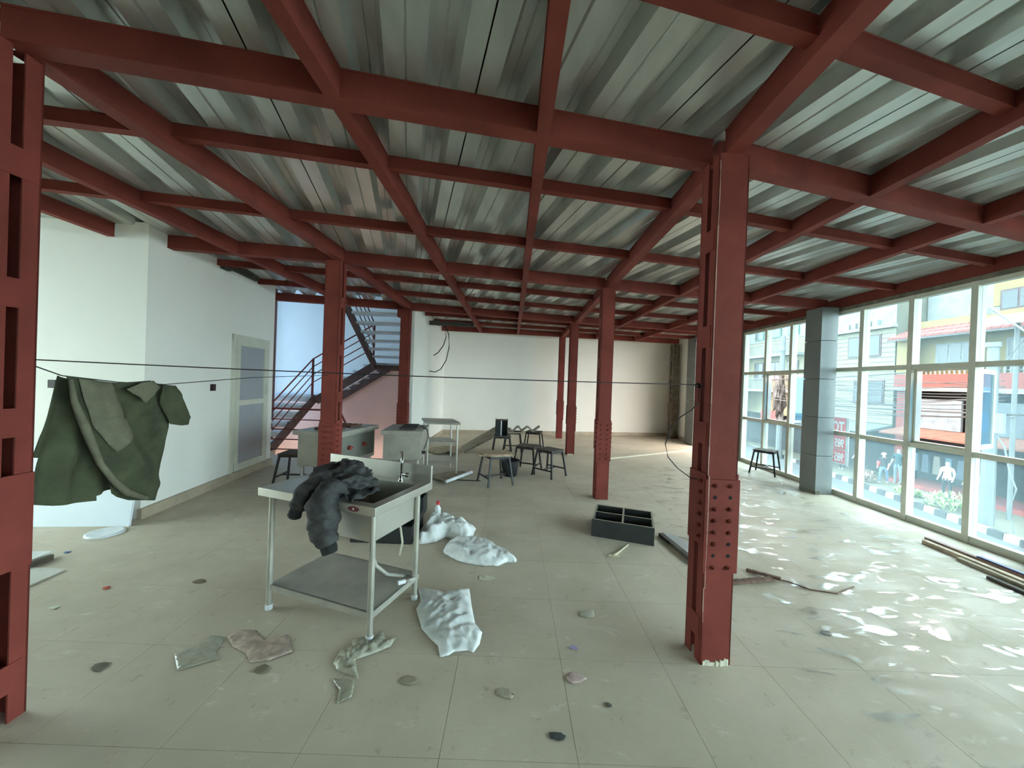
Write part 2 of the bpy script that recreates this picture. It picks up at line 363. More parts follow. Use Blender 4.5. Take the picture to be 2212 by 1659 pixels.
def ibeam(name, p, q, z0, z1, w, tw=0.012, tf=0.012):
    # p,q: (x,y) centre line; soffit z0, top z1
    mb = MB(); h = z1 - z0; p = Vector((p[0], p[1], 0)); q = Vector((q[0], q[1], 0))
    mb.bar(p + Vector((0, 0, z0 + tf / 2)), q + Vector((0, 0, z0 + tf / 2)), w, tf)
    mb.bar(p + Vector((0, 0, z1 - tf / 2)), q + Vector((0, 0, z1 - tf / 2)), w, tf)
    mb.bar(p + Vector((0, 0, (z0 + z1) / 2)), q + Vector((0, 0, (z0 + z1) / 2)), tw, h - 2 * tf)
    return obj(name, mb, RED, ceil)
def channel(name, p, q, z0, z1, w, side=1, tw=0.03, tf=0.01):
    # web flush on one side so the beam reads as a flat-faced channel
    mb = MB(); P = Vector((p[0], p[1], 0)); Q = Vector((q[0], q[1], 0)); dd = (Q - P).normalized(); s = dd.cross(Vector((0, 0, 1))) * side
    Z = lambda z: Vector((0, 0, z))
    mb.bar(P + Z(z0 + tf / 2), Q + Z(z0 + tf / 2), w, tf); mb.bar(P + Z(z1 - tf / 2), Q + Z(z1 - tf / 2), w, tf)
    o = s * (w / 2 - tw / 2 - 0.004); mb.bar(P + o + Z((z0 + z1) / 2), Q + o + Z((z0 + z1) / 2), tw, z1 - z0 - 2 * tf)
    return obj(name, mb, RED, ceil)
ZS = 3.02; ZT_ = 3.168; ZL = 3.085
# lateral main beams (channel web faces the camera: side=+1 is right of travel)
channel('main_beam', (-6.5, 0.75), (-2.28, 1.63), ZS, ZT_, 0.10)
channel('main_beam', (-2.25, 1.635), (1.18, 2.34), ZS, ZT_, 0.10)
channel('main_beam', (1.30, 2.33), (5.2, 3.42), ZS, ZT_, 0.10)
channel('main_beam', (-4.02, 4.29), (-2.23, 4.60), ZS, ZT_, 0.10)
channel('main_beam', (-2.15, 4.61), (1.28, 5.37), ZS, ZT_, 0.10)
channel('main_beam', (1.36, 5.38), (5.15, 6.16), ZS, ZT_, 0.10)
channel('main_beam', (-6.2, 6.76), (-2.23, 7.56), ZS, ZT_, 0.10)
channel('main_beam', (-2.15, 7.58), (1.34, 8.42), ZS, ZT_, 0.10)
channel('main_beam', (1.42, 8.44), (5.3, 9.25), ZS, ZT_, 0.10)
channel('main_beam', (-2.05, 10.55), (1.4, 11.02), ZS, ZT_, 0.10)
channel('main_beam', (1.45, 11.03), (5.2, 11.7), ZS, ZT_, 0.10)
# lateral secondary beams
def lat(a, b): channel('cross_purlin', a, b, ZL, ZT_, 0.065)
lat((-2.2, 0.76), (1.2, 1.55)); lat((1.22, 1.55), (5.2, 2.62))
lat((-5.0, 1.86), (-2.1, 2.36)); lat((-2.1, 2.36), (1.25, 3.05)); lat((1.25, 3.05), (5.2, 4.06))
lat((-5.4, 2.78), (-2.1, 3.50)); lat((-2.1, 3.50), (1.3, 4.24)); lat((1.3, 4.24), (5.2, 5.12))
lat((-4.15, 5.1), (-2.15, 5.52)); lat((-2.15, 5.52), (1.33, 6.36)); lat((1.33, 6.36), (5.25, 7.17))
lat((-4.3, 6.07), (-2.15, 6.50)); lat((-2.15, 6.50), (1.36, 7.40)); lat((1.36, 7.40), (5.27, 8.20))
lat((-2.05, 8.5), (1.4, 9.28)); lat((1.4, 9.28), (5.3, 10.05)); lat((-2.05, 9.5), (1.42, 10.16)); lat((1.42, 10.16), (5.3, 10.9))
# depth beams
def dep(name, x0, y0, x1, y1, w, s=1): channel(name, (x0, y0), (x1, y1), ZS - 0.001, ZT_ - 0.003, w, s)
dep('main_beam', 1.20, -1.0, 1.255, 2.2, 0.10, -1); dep('main_beam', 1.27, 2.3, 1.345, 5.3, 0.10, -1); dep('main_beam', 1.355, 5.4, 1.425, 8.5, 0.10, -1); dep('main_beam', 1.43, 8.6, 1.46, 11.2, 0.10, -1)
dep('main_beam', -2.25, 1.66, -2.14, 4.5, 0.10); dep('main_beam', -2.16, 4.6, -2.15, 7.5, 0.10)
for x, y0, y1, s in ((-4.32, 0.9, 3.95, 1), (-3.31, 0.8, 7.3, 1), (-0.95, -1.0, 10.7, 1), (0.125, -1.0, 10.8, 1), (2.49, -1.0, 11.2, -1), (3.72, -1.0, 11.4, -1)):
    dep('purlin', x, y0, x, y1, 0.075, s)
dep('main_beam', winx(-3) + 0.03, -3.0, winx(11.7) + 0.02, 11.7, 0.10, -1)
struct('trim_3', MB().prism([(winx(3.0) - 0.0, 3.0), (winx(3.0) + 0.2, 3.0), (winx(8.7) + 0.2, 8.7), (winx(8.7), 8.7)], 2.965, 3.018), CONC)

# ------------------------------------------------------------------ steel columns
BOLT = mesh_of(MB().tube([(0, 0, 0), (0, -0.012, 0)], 0.013, 6).tube([(0, -0.012, 0), (0, -0.022, 0)], 0.007, 6), 'bolt'); BOLT.materials.append(RED)
HOLE = mesh_of(MB().tube([(0, 0.004, 0), (0, -0.0016, 0)], 0.011, 10), 'bolt_hole'); HOLE.materials.append(mat('empty_bolt_hole', (16, 12, 11), 0.9))
def column(label, cx, cy, rz, full=True, splice=(0.55, 1.1), tilt=0, top=3.02, foot=None, mt=None, wscale=1.0):
    mt = mt or RED
    t = thing('steel_column', label, 'column', (cx, cy, 0), rz, 'red steel columns', local=True)
    a = 0.09 * wscale; g = 0.022
    for s in (-1, 1):      # two channels, webs on the +-y faces, lips closing the sides but for a slot
        mb = MB(); y0, y1 = (-a, -g) if s < 0 else (g, a)
        yw0, yw1 = (-a, -a + 0.008) if s < 0 else (a - 0.008, a)
        mb.box(-a, a, yw0, yw1, 0, top); mb.box(-a, -a + 0.008, y0, y1, 0, top); mb.box(a - 0.008, a, y0, y1, 0, top)
        obj('channel', mb, mt, t)
    z = 0.14
    while z < top - 0.1:
        for s in (-1, 1):
            if not (splice[0] - 0.2 < z < splice[1]): obj('batten_plate', MB().box(s * a - 0.004, s * a + 0.004, -a * 0.75, a * 0.75, z, z + 0.13), mt, t)
        z += 0.58
    b = a + 0.012
    sp = MB(); sp.box(-b, b, -b, -a, splice[0], splice[1]); obj('splice_plate', sp, mt, t)
    for s in (-1, 1):
        sp = MB(); x0, x1 = sorted((s * a, s * b)); sp.box(x0, x1, -a * 0.95, a * 0.95, splice[0] + 0.15, splice[1] + 0.03); obj('splice_plate', sp, mt, t)
    n = 8
    for i in range(n):
        zz = splice[0] + 0.035 + i * (splice[1] - splice[0] - 0.07) / (n - 1)
        for j, x in enumerate((-0.045, 0.045)):
            hole = full and (i, j) in ((1, 0), (1, 1), (2, 1), (6, 0), (6, 1))
            link_mesh('bolt_hole' if hole else 'bolt', HOLE if hole else BOLT, t, (x, -b, zz))
    for s in (-1, 1):
        for i in range(6):
            zz = splice[0] + 0.2 + i * (splice[1] - splice[0] - 0.22) / 5
            link_mesh('bolt', BOLT, t, (s * b, -0.05, zz), (0, 0, R(90) * s))
    if foot:
        fb = MB(); n = 12
        for k in range(n):
            x = -a * 0.85 + k * a * 1.7 / n; h = random.uniform(0.018, 0.04); fb.box(x, x + a * 1.7 / n, -a - random.uniform(0.004, 0.012), -a + 0.001, 0, h)
        obj('plaster_patch', fb, PLASTER, t)
    return t
column('nearest red steel column on the right with bolted splice and plaster foot', 1.257, 2.272, R(2), foot=True)
cn = C.objects['steel_column'] if 'steel_column' in C.objects else None
stk = MB(); zz = 0.25; x_ = -0.083
while zz < 2.95:
    h_ = random.uniform(0.05, 0.14); w_ = random.uniform(0.001, 0.0035); x2 = -0.085 + 0.012 * noise.noise(Vector((0, 0, zz * 1.7)))
    yf = -0.1025 if 0.42 < zz < 1.12 else -0.0905
    stk.hexa([(x_ - w_, yf, zz), (x_ + w_, yf, zz), (x_ + w_, yf + 0.001, zz), (x_ - w_, yf + 0.001, zz)], [(x2 - w_, yf, zz + h_), (x2 + w_, yf, zz + h_), (x2 + w_, yf + 0.001, zz + h_), (x2 - w_, yf + 0.001, zz + h_)])
    zz += h_; x_ = x2
obj('paint_run', stk, mat('pale_paint_run', (176, 140, 126), 0.6), cn)
column('red steel column standing behind the black four-compartment crate', 1.334, 5.36, R(1), False)
column('slim-looking red steel column just right of the metal stools', 1.392, 8.58, R(1), False, foot=True)
column('farthest red steel column against the white back wall', 1.46, 11.10, R(1), False, wscale=0.95)
column('near red steel column cut off by the left edge of the photo', -2.315, 1.64, R(2), False)
column('red steel column behind the sink with dusty pale streaks', -2.21, 4.56, R(1), False, splice=(0.5, 1.05))
column('red steel column at the stair opening beside the white wall end', -2.2, 7.55, R(1), False)
column('dusty grey-brown column in the far right corner of the room', 5.19, 11.90, R(10), False, mt=CONC, wscale=1.15)
kn = MB(); kn.prism([(-2.36, 7.46), (-2.28, 7.46), (-2.28, 7.6), (-2.36, 7.6)], 2.86, 3.02); o = obj('gusset', kn, RED, ceil)

# clad pillar in the window line
pl = thing('clad_pillar', 'square pillar clad in dark grey panels between the windows', 'pillar', (5.11, 6.13, 0))
zs = [0.0, 0.62, 1.24, 1.86, 2.48, 3.02]
core = MB().box(4.95, 5.195, 5.965, 6.26, 0, 3.02); obj('core', core, BLACKP, pl)
for a, b in zip(zs[:-1], zs[1:]):
    obj('cladding_panel', MB().box(4.935, 5.2, 5.95, 5.965, a + 0.005, b - 0.005), CLAD, pl)
    obj('cladding_panel', MB().box(4.935, 4.95, 5.966, 6.28, a + 0.005, b - 0.005), CLAD, pl)
fq = MB().box(4.93, 5.0, 5.94, 6.1, 0, 0.05); obj('broken_mortar_foot', fq, CONC, pl)
pb = thing('clad_pillar', 'brown pillar base at the right edge of the photo beside the glazing', 'pillar', (5.35, 3.52, 0))
obj('shaft', MB().box(5.24, 5.5, 3.42, 3.66, 0.2, 3.02), mat('dark_brown_cladding', (74, 56, 58), 0.6), pb)
obj('base', MB().box(5.20, 5.54, 3.38, 3.70, 0, 0.2), mat('brown_stone_base', (120, 100, 88), 0.7), pb)

# ------------------------------------------------------------------ windows
def wpt(y, off, z): return (winx(y) + off, y, z)
def wbox(mb, y0, y1, o0, o1, z0, z1):
    return mb.hexa([wpt(y0, o0, z0), wpt(y0, o1, z0), wpt(y1, o1, z0), wpt(y1, o0, z0)], [wpt(y0, o0, z1), wpt(y0, o1, z1), wpt(y1, o1, z1), wpt(y1, o0, z1)])
ROWS = [0.05, 1.0, 2.02, 2.94]
def window(name, mull, open_bays, y_lo, y_hi):
    W = struct(name)
    for y in mull: obj('mullion', wbox(MB(), y - 0.033, y + 0.033, 0.0, 0.1, 0.0, 2.965), FRAME, W)
    for i, z in enumerate(ROWS):
        h = 0.03 if i in (1, 2) else 0.028
        for a, b in zip(mull[:-1], mull[1:]): obj('transom', wbox(MB(), a + 0.033, b - 0.033, 0.01, 0.09, z - h if i else 0.0, z + h), FRAME, W)
    for bi, (a, b) in enumerate(zip(mull[:-1], mull[1:])):
        for ri in range(3):
            if bi in open_bays and ri == 1:
                # opening lined with a slim inner frame; sash swung outwards on the near side
                inn = MB()
                for zz in (ROWS[1] + 0.03, ROWS[2] - 0.055): wbox(inn, a + 0.034, b - 0.034, 0.05, 0.12, zz, zz + 0.025)
                for yy in (a + 0.034, b - 0.059): wbox(inn, yy, yy + 0.025, 0.05, 0.12, ROWS[1] + 0.03, ROWS[2] - 0.03)
                obj('opening_frame', inn, FRAME, W)
                Lw = (b - a) - 0.09; hx, hy = winx(a) + 0.12, a + 0.045; an = R(26)
                def sp(t, th, z): return (hx + math.cos(an) * t - math.sin(an) * th, hy + math.sin(an) * t + math.cos(an) * th, z)
                def sb(mb, t0, t1, z0, z1, th=0.018): return mb.hexa([sp(t0, -th, z0), sp(t1, -th, z0), sp(t1, th, z0), sp(t0, th, z0)], [sp(t0, -th, z1), sp(t1, -th, z1), sp(t1, th, z1), sp(t0, th, z1)])
                s = MB(); z0, z1 = ROWS[1] + 0.04, ROWS[2] - 0.04
                sb(s, 0, 0.05, z0, z1); sb(s, Lw - 0.05, Lw, z0, z1); sb(s, 0.05, Lw - 0.05, z0, z0 + 0.05); sb(s, 0.05, Lw - 0.05, z1 - 0.05, z1)
                sash = obj('open_sash', s, FRAME, W); obj('glass_pane', sb(MB(), 0.05, Lw - 0.05, z0 + 0.05, z1 - 0.05, 0.003), BLUEG, sash)
            else:
                obj('glass_pane', wbox(MB(), a + 0.033, b - 0.033, 0.045, 0.051, ROWS[ri] + 0.028, ROWS[ri + 1] - 0.028), GLASS, W)
    return W
window('window_1', [6.36, 7.08, 7.82, 8.58], {1}, 6.3, 8.6)
window('window_2', [3.48, 4.21, 4.895, 5.608, 6.29], {1}, 3.5, 5.93)
window('window_3', [-5.9 + 0.93 * k for k in range(11)], {}, -6, 3.4)

# ------------------------------------------------------------------ staircase
TREAD = mat('white_marble_tread', (214, 218, 220), 0.45, 0, 0.06, 5)
STR = mat('dark_rusty_stringer', (92, 70, 62), 0.7, 0, 0.25, 9)
st = thing('staircase', 'steel staircase with white treads and thin red rails in the stairwell', 'staircase', (-4.2, 9.0, 0))
def tread(x0, x1, y0, y1, z): obj('tread', MB().box(x0, x1, y0, y1, z - 0.05, z), TREAD, st)
ra = 0.183
for k in range(6): tread(-6.2, -5.06, 7.80 + 0.265 * k, 8.08 + 0.265 * k, ra * (k + 1))
obj('stringer', MB().bar((-5.03, 7.78, 0.02), (-5.03, 9.5, 1.04), 0.05, 0.2, up=(0, 0, 1)), STR, st)
obj('landing', MB().box(-6.2, -4.85, 9.42, 10.58, 1.06, 1.13), TREAD, st)
obj('landing_edge', MB().box(-5.03, -4.8, 9.38, 9.42, 0.92, 1.06), STR, st)
rb = 0.165
for k in range(5): tread(-4.85 + 0.26 * k, -4.57 + 0.26 * k, 9.44, 10.56, 1.12 + rb * (k + 1))
obj('stringer', MB().bar((-4.95, 9.40, 0.98), (-3.52, 9.40, 1.90), 0.05, 0.2), STR, st)
obj('stringer', MB().bar((-4.95, 10.54, 0.98), (-3.52, 10.54, 1.90), 0.05, 0.2), STR, st)
obj('landing', MB().box(-3.56, -2.31, 9.40, 10.58, 1.92, 1.99), TREAD, st)
obj('landing_edge', MB().box(-3.56, -2.31, 9.34, 9.40, 1.80, 1.93), STR, st)
rc = 0.17
for k in range(9): tread(-3.46, -2.31, 9.36 - 0.25 * (k + 1), 9.36 - 0.25 * k + 0.03, 1.99 + rc * (k + 1))
obj('stringer', MB().bar((-3.50, 9.42, 1.90), (-3.50, 7.25, 3.40), 0.05, 0.2), STR, st)
for h in (0.30, 0.50, 0.70, 0.90):
    r_ = 0.017 if h == 0.9 else 0.012
    obj('rail', MB().tube([(-5.05, 7.85, 0.12 + h), (-5.05, 9.38, 1.13 + h)], r_, 6), RED, st)
    obj('rail', MB().tube([(-5.05, 9.38, 1.13 + h), (-3.54, 9.38, 2.05 + h)], r_, 6), RED, st)
    obj('rail', MB().tube([(-3.52, 9.38, 2.05 + h), (-3.52, 7.3, 3.5 + h)], r_, 6), RED, st)
obj('rail_post', MB().bar((-5.05, 9.38, 1.0), (-5.05, 9.38, 2.03), 0.04, 0.04), RED, st)
obj('rail_post', MB().bar((-3.53, 9.38, 1.9), (-3.53, 9.38, 2.95), 0.04, 0.04), RED, st)
for k in range(5):
    obj('tread_bracket', MB().box(-4.78 + 0.26 * k, -4.74 + 0.26 * k, 9.39, 9.43, 1.08 + rb * k, 1.07 + rb * (k + 1)), STR, st)
# white blocks under the first flight carry the treads
for k in range(6):
    obj('riser', MB().box(-6.2, -5.10, 8.05 + 0.265 * k, 8.08 + 0.265 * k, ra * k + 0.02, ra * (k + 1) - 0.05), TREAD, st)
gr = thing('guard_rail', 'red horizontal pipe guard rail along the stair opening', 'railing', (-4.2, 7.40, 0))
for z in (0.12, 0.32, 0.52, 0.72, 0.93):
    obj('rail', MB().tube([(-4.98, 7.40, z), (-3.43, 7.40, z)], 0.02 if z > 0.9 else 0.012, 6), RED, gr)
for x in (-4.98, -3.43): obj('rail_post', MB().bar((x, 7.40, 0), (x, 7.40, 0.93), 0.04, 0.04), RED, gr)
obj('sloping_rail', MB().tube([(-3.43, 7.40, 0.93), (-3.40, 8.6, -0.25)], 0.022, 6), RED, gr)
obj('sloping_rail', MB().tube([(-3.33, 7.40, 0.30), (-3.30, 8.6, -0.85)], 0.016, 6), RED, gr)
dn = thing('lower_stair', 'white steps going down through the stair opening', 'staircase', (-2.85, 8.2, -0.8))
for k in range(8): obj('tread', MB().box(-3.4, -2.32, 7.44 + 0.27 * k, 7.74 + 0.27 * k, -0.22 - 0.18 * k, -0.17 - 0.18 * k), TREAD, dn)
single('drain_pipe', MB().tube([(-5.55, 8.6, 0.0), (-5.55, 8.6, 3.6)], 0.04, 8), mat('brown_pipe', (120, 84, 84), 0.6), 'thin brown vertical pipe at the left edge of the stairwell', 'pipe')
struct('window_4', MB().box(-5.9, -5.8, 8.9, 8.98, 0, 3.6), FRAME)

# ------------------------------------------------------------------ sink table
FX, FY = -0.785, 2.2
U = Vector((-0.945, 0.327, 0)).normalized(); V = Vector((0.327, 0.945, 0)).normalized()
def tb(a, b, z): q = Vector((FX, FY, 0)) + U * a + V * b; return (q.x, q.y, z)
def tbox(mb, a0, a1, b0, b1, z0, z1):
    return mb.hexa([tb(a0, b0, z0), tb(a1, b0, z0), tb(a1, b1, z0), tb(a0, b1, z0)], [tb(a0, b0, z1), tb(a1, b0, z1), tb(a1, b1, z1), tb(a0, b1, z1)])
TL, TW, ZTOP = 0.97, 0.64, 0.85
sk = thing('sink_table', 'stainless steel work table with a deep sink bowl and backsplash', 'sink', tb(TL / 2, TW / 2, 0))
A0, A1, B0, B1 = 0.075, 0.50, 0.075, 0.545
top = MB()
for a in ((0, A0, 0, TW), (A1, TL, 0, TW), (A0, A1, 0, B0), (A0, A1, B1, TW)): tbox(top, *a, ZTOP - 0.012, ZTOP - 0.004)
tbox(top, 0.0, TL, -0.002, 0.016, ZTOP - 0.055, ZTOP); tbox(top, -0.002, 0.016, 0, TW, ZTOP - 0.055, ZTOP); tbox(top, TL - 0.016, TL + 0.002, 0, TW, ZTOP - 0.055, ZTOP)
o = obj('worktop', top, STEEL, sk); bevel(o, 0.004)
bw = MB(); t = 0.006; zb = 0.605
tbox(bw, A0, A1, B0, B0 + t, zb, ZTOP - 0.01); tbox(bw, A0, A1, B1 - t, B1, zb, ZTOP - 0.01); tbox(bw, A0, A0 + t, B0, B1, zb, ZTOP - 0.01); tbox(bw, A1 - t, A1, B0, B1, zb, ZTOP - 0.01); tbox(bw, A0, A1, B0, B1, zb - t, zb)
obj('sink_bowl', bw, STEEL, sk)
bs = tbox(MB(), 0.0, TL, TW - 0.022, TW, ZTOP - 0.05, ZTOP + 0.125); o = obj('backsplash', bs, STEEL, sk); bevel(o, 0.004)
for a, b in ((0.06, 0.06), (TL - 0.06, 0.06), (0.06, TW - 0.1), (TL - 0.06, TW - 0.06)):
    lg = obj('leg', MB().tube([tb(a, b, 0.03), tb(a, b, ZTOP - 0.02)], 0.019, 14), STEELD, sk)
    obj('foot', MB().tube([tb(a, b, 0.0), tb(a, b, 0.035)], 0.024, 10), WPLAST, lg)
sh = MB(); tbox(sh, 0.06, TL - 0.06, 0.06, TW - 0.06, 0.168, 0.174); tbox(sh, 0.06, TL - 0.06, 0.05, 0.066, 0.135, 0.174); tbox(sh, 0.05, 0.066, 0.06, TW - 0.06, 0.135, 0.174); tbox(sh, 0.06, TL - 0.06, TW - 0.066, TW - 0.05, 0.135, 0.174)
obj('lower_shelf', sh, STEELD, sk)
fa, fb = 0.235, TW - 0.065
fc = MB().tube([tb(fa, fb, ZTOP), tb(fa, fb, ZTOP + 0.16), tb(fa - 0.005, fb - 0.01, ZTOP + 0.195), tb(fa - 0.02, fb - 0.03, ZTOP + 0.22), tb(fa - 0.04, fb - 0.055, ZTOP + 0.225), tb(fa - 0.06, fb - 0.08, ZTOP + 0.21), tb(fa - 0.075, fb - 0.1, ZTOP + 0.175), tb(fa - 0.08, fb - 0.107, ZTOP + 0.15)], 0.0095, 10)
fo = obj('faucet', fc, CHROME, sk, smooth=True)
obj('faucet_base', MB().tube([tb(fa, fb, ZTOP - 0.004), tb(fa, fb, ZTOP + 0.012)], 0.022, 14).tube([tb(fa, fb, ZTOP + 0.012), tb(fa, fb, ZTOP + 0.055)], 0.014, 14), CHROME, fo)
obj('faucet_knob', MB().tube([tb(fa, fb, ZTOP + 0.04), tb(fa - 0.05, fb - 0.002, ZTOP + 0.045)], 0.008, 10).tube([tb(fa - 0.045, fb - 0.002, ZTOP + 0.045), tb(fa - 0.075, fb - 0.003, ZTOP + 0.047)], 0.018, 8), CHROME, fo)
bd = MB(); n = 20
vs = [tb(0.16 + 0.043 * math.cos(2 * math.pi * k / n), -0.0035, ZTOP - 0.028 + 0.0155 * math.sin(2 * math.pi * k / n)) for k in range(n)]
vs2 = [tb(0.16 + 0.043 * math.cos(2 * math.pi * k / n), -0.0002, ZTOP - 0.028 + 0.0155 * math.sin(2 * math.pi * k / n)) for k in range(n)]
bd.add(vs + vs2, [tuple(range(n)), tuple(range(2 * n - 1, n - 1, -1))] + [(k, (k + 1) % n, n + (k + 1) % n, n + k) for k in range(n)])
bo = obj('maker_badge', bd, mat('maroon_badge', (112, 44, 52), 0.4), sk); obj('badge_mark', tbox(MB(), 0.154, 0.166, -0.0045, -0.003, ZTOP - 0.034, ZTOP - 0.022), WPLAST, bo)
obj('drain_tube', MB().tube([tb(0.27, 0.30, 0.60), tb(0.27, 0.30, 0.50)], 0.03, 12), WPLAST, sk)
obj('drain_hose', MB().tube([tb(0.27, 0.30, 0.51), tb(0.27, 0.30, 0.42), tb(0.25, 0.34, 0.30), tb(0.2, 0.4, 0.22), tb(0.12, 0.47, 0.195), tb(0.05, 0.50, 0.192), tb(0.02, 0.47, 0.192), tb(0.06, 0.42, 0.192)], 0.013, 8), mat('grey_corrugated_hose', (172, 168, 158), 0.6), sk, smooth=True)
obj('inlet_hose', MB().tube([tb(0.2, 0.5, 0.62), tb(0.17, 0.5, 0.52), tb(0.15, 0.5, 0.42), tb(0.16, 0.48, 0.33)], 0.008, 8), mat('ivory_hose', (205, 198, 176), 0.6), sk, smooth=True)
obj('hose_end', MB().tube([tb(0.06, 0.42, 0.192), tb(0.09, 0.38, 0.192)], 0.015, 8), WPLAST, sk)

# ------------------------------------------------------------------ black jacket draped on the sink
def lump(c, rad, amp, sc, seed, squash=None, sub=5, crease=0.0):
    bm = bmesh.new(); bmesh.ops.create_icosphere(bm, subdivisions=sub, radius=1.0)
    for v in bm.verts:
        p = v.co.copy(); nn = noise.fractal((p * sc) + Vector((seed, seed * 1.7, 0)), 0.9, 2.1, 5)
        rdg = (1 - abs(noise.noise(p * sc * 1.1 + Vector((seed * 3, 2, 1))))) ** 3
        p = p * (1 + amp * nn + amp * 0.9 * (rdg - 0.4))
        if crease: p = p * (1 + crease * (1 - 2.2 * abs(noise.noise(Vector((p.x * 2.1 + p.y, p.y * 3.4, p.z * 2.6)) * sc + Vector((seed, 0, 7))))) + crease * 0.5 * (1 - 2 * abs(noise.noise(p * sc * 4.2))))
        v.co = Vector((p.x * rad[0], p.y * rad[1], p.z * rad[2]))
        if squash is not None and v.co.z < squash: v.co.z = squash + (v.co.z - squash) * 0.15
    me = bpy.data.meshes.new('lump'); bm.to_mesh(me); bm.free()
    mb = MB(); ax = (U, V, Vector((0, 0, 1)))
    mb.v = [tuple(Vector(c) + U * v.co.x + V * v.co.y + Vector((0, 0, v.co.z))) for v in me.vertices]; mb.f = [tuple(p.vertices) for p in me.polygons]
    return mb
jk = thing('jacket', 'crumpled black jacket draped over the front edge of the sink', 'jacket', tb(0.42, 0.1, 0.85))
obj('body', lump(tb(0.43, 0.19, 0.905), (0.185, 0.20, 0.105), 0.40, 2.1, 3.1, -0.05, 5, 0.0), JACK, jk, True).modifiers.new('relax', 'SMOOTH').iterations = 3
obj('collar', lump(tb(0.46, 0.27, 0.985), (0.10, 0.085, 0.05), 0.42, 2.2, 8.4, sub=5), JACK, jk, True).modifiers.new('relax', 'SMOOTH').iterations = 3
def sleeve(pts, rs, seed, n=32):
    # interpolated tube with folds
    P = [Vector(p) for p in pts]; out = []; rr_ = []
    for i in range(len(P) - 1):
        for k in range(10):
            t = k / 10; out.append(P[i].lerp(P[i + 1], t)); rr_.append(rs[i] * (1 - t) + rs[i + 1] * t)
    out.append(P[-1]); rr_.append(rs[-1])
    mb = MB().tube(out, rr_, n)
    vv = []
    for i, v in enumerate(mb.v):
        c = out[min(i // n, len(out) - 1)]; dlt = Vector(v) - c
        k = 1 + 0.25 * noise.noise(Vector(v) * 14 + Vector((seed, 0, 0))) + 0.3 * (0.5 - abs(noise.noise(Vector((v[0] * 12, v[1] * 12, v[2] * 30 + seed)))))
        vv.append(tuple(c + dlt * k))
    mb.v = vv; return mb
s1 = obj('sleeve', sleeve([tb(0.36, 0.06, 0.90), tb(0.36, -0.03, 0.86), tb(0.345, -0.055, 0.76), tb(0.325, -0.055, 0.66), tb(0.30, -0.05, 0.60)], [0.085, 0.08, 0.082, 0.07, 0.052], 4), JACK, jk, True)
obj('cuff', sleeve([tb(0.302, -0.05, 0.605), tb(0.292, -0.05, 0.575), tb(0.283, -0.05, 0.55)], [0.046, 0.045, 0.038], 9), mat('black_ribbed_cuff', (34, 34, 34), 0.9), s1, True)
s2 = obj('sleeve', sleeve([tb(0.46, 0.12, 0.93), tb(0.50, 0.03, 0.90), tb(0.525, -0.04, 0.85), tb(0.545, -0.055, 0.79)], [0.08, 0.075, 0.065, 0.045], 6), JACK, jk, True)
obj('cuff', sleeve([tb(0.545, -0.055, 0.79), tb(0.56, -0.06, 0.755), tb(0.575, -0.06, 0.735)], [0.04, 0.038, 0.033], 5), MATS['black_ribbed_cuff'], s2, True)
hm = MB(); NN = 14
grid = [[tb(0.17 + 0.2 * i / NN + 0.01 * math.sin(j), 0.0 + 0.26 * j / NN, ZTOP + 0.012 + 0.05 * max(0, noise.noise(Vector((i * 0.33, j * 0.31, 4)))) + 0.03 * (i / NN)) for i in range(NN + 1)] for j in range(NN + 1)]
hm.add([p for r_ in grid for p in r_], [(j * (NN + 1) + i, j * (NN + 1) + i + 1, (j + 1) * (NN + 1) + i + 1, (j + 1) * (NN + 1) + i) for j in range(NN) for i in range(NN)])
o = obj('hem', hm, JACK, jk, True); solid(o, 0.008)

# ------------------------------------------------------------------ clothes lines and green shirt
def rope(pts, r, name, label, sag=0.0):
    a, b = Vector(pts[0]), Vector(pts[-1]); P = []
    if len(pts) == 2: P = [a.lerp(b, t / 16) - Vector((0, 0, sag * 4 * (t / 16) * (1 - t / 16))) for t in range(17)]
    else: P = pts
    return single(name, MB().tube(P, r, 6), BLACKR, label, 'rope', smooth=True)
rope([(-2.19, 1.70, 1.652), (1.165, 2.265, 1.655)], 0.0032, 'clothes_line', 'long dark rope stretched from the left column to the near right column', 0.012)
rope([(-2.24, 1.73, 1.625), (-2.285, 1.88, 1.578), (-2.285, 2.15, 1.545), (-2.275, 2.43, 1.53), (-2.25, 3.2, 1.585), (-2.22, 4.46, 1.63)], 0.003, 'clothes_line', 'sagging rope that carries the green shirt')
def shaped(outline, plane, fold, step=0.03, seed=0):
    # outline in 2D; plane(u,v,d)->3D; fold(u,v)->offset; returns MB
    pts = [Vector(p) for p in outline]; n = len(pts); bl = []
    for i in range(n):
        a, b = pts[i], pts[(i + 1) % n]; k = max(1, int((b - a).length / step))
        bl += [a.lerp(b, j / k) for j in range(k)]
    nb = len(bl); rnd = random.Random(seed)
    xs = [p.x for p in bl]; ys = [p.y for p in bl]; inner = []
    x = min(xs)
    while x < max(xs):
        y = min(ys)
        while y < max(ys):
            inner.append(Vector((x + rnd.uniform(-.3, .3) * step, y + rnd.uniform(-.3, .3) * step))); y += step
        x += step
    res = geometry.delaunay_2d_cdt(bl + inner, [(i, (i + 1) % nb) for i in range(nb)], [], 1, 1e-5)
    mb = MB(); mb.v = [tuple(plane(p.x, p.y, fold(p.x, p.y))) for p in res[0]]; mb.f = [tuple(q) for q in res[2]]
    # drop unused
    return mb
SH_BODY = [(1.871,1.576),(1.913,1.436),(1.986,1.250),(2.059,1.089),(2.109,0.910),(2.214,0.838),(2.346,0.796),(2.368,0.855),(2.415,0.888),(2.421,1.255),(2.423,1.372),(2.443,1.524),(2.311,1.556),(2.139,1.542),(2.003,1.557)]
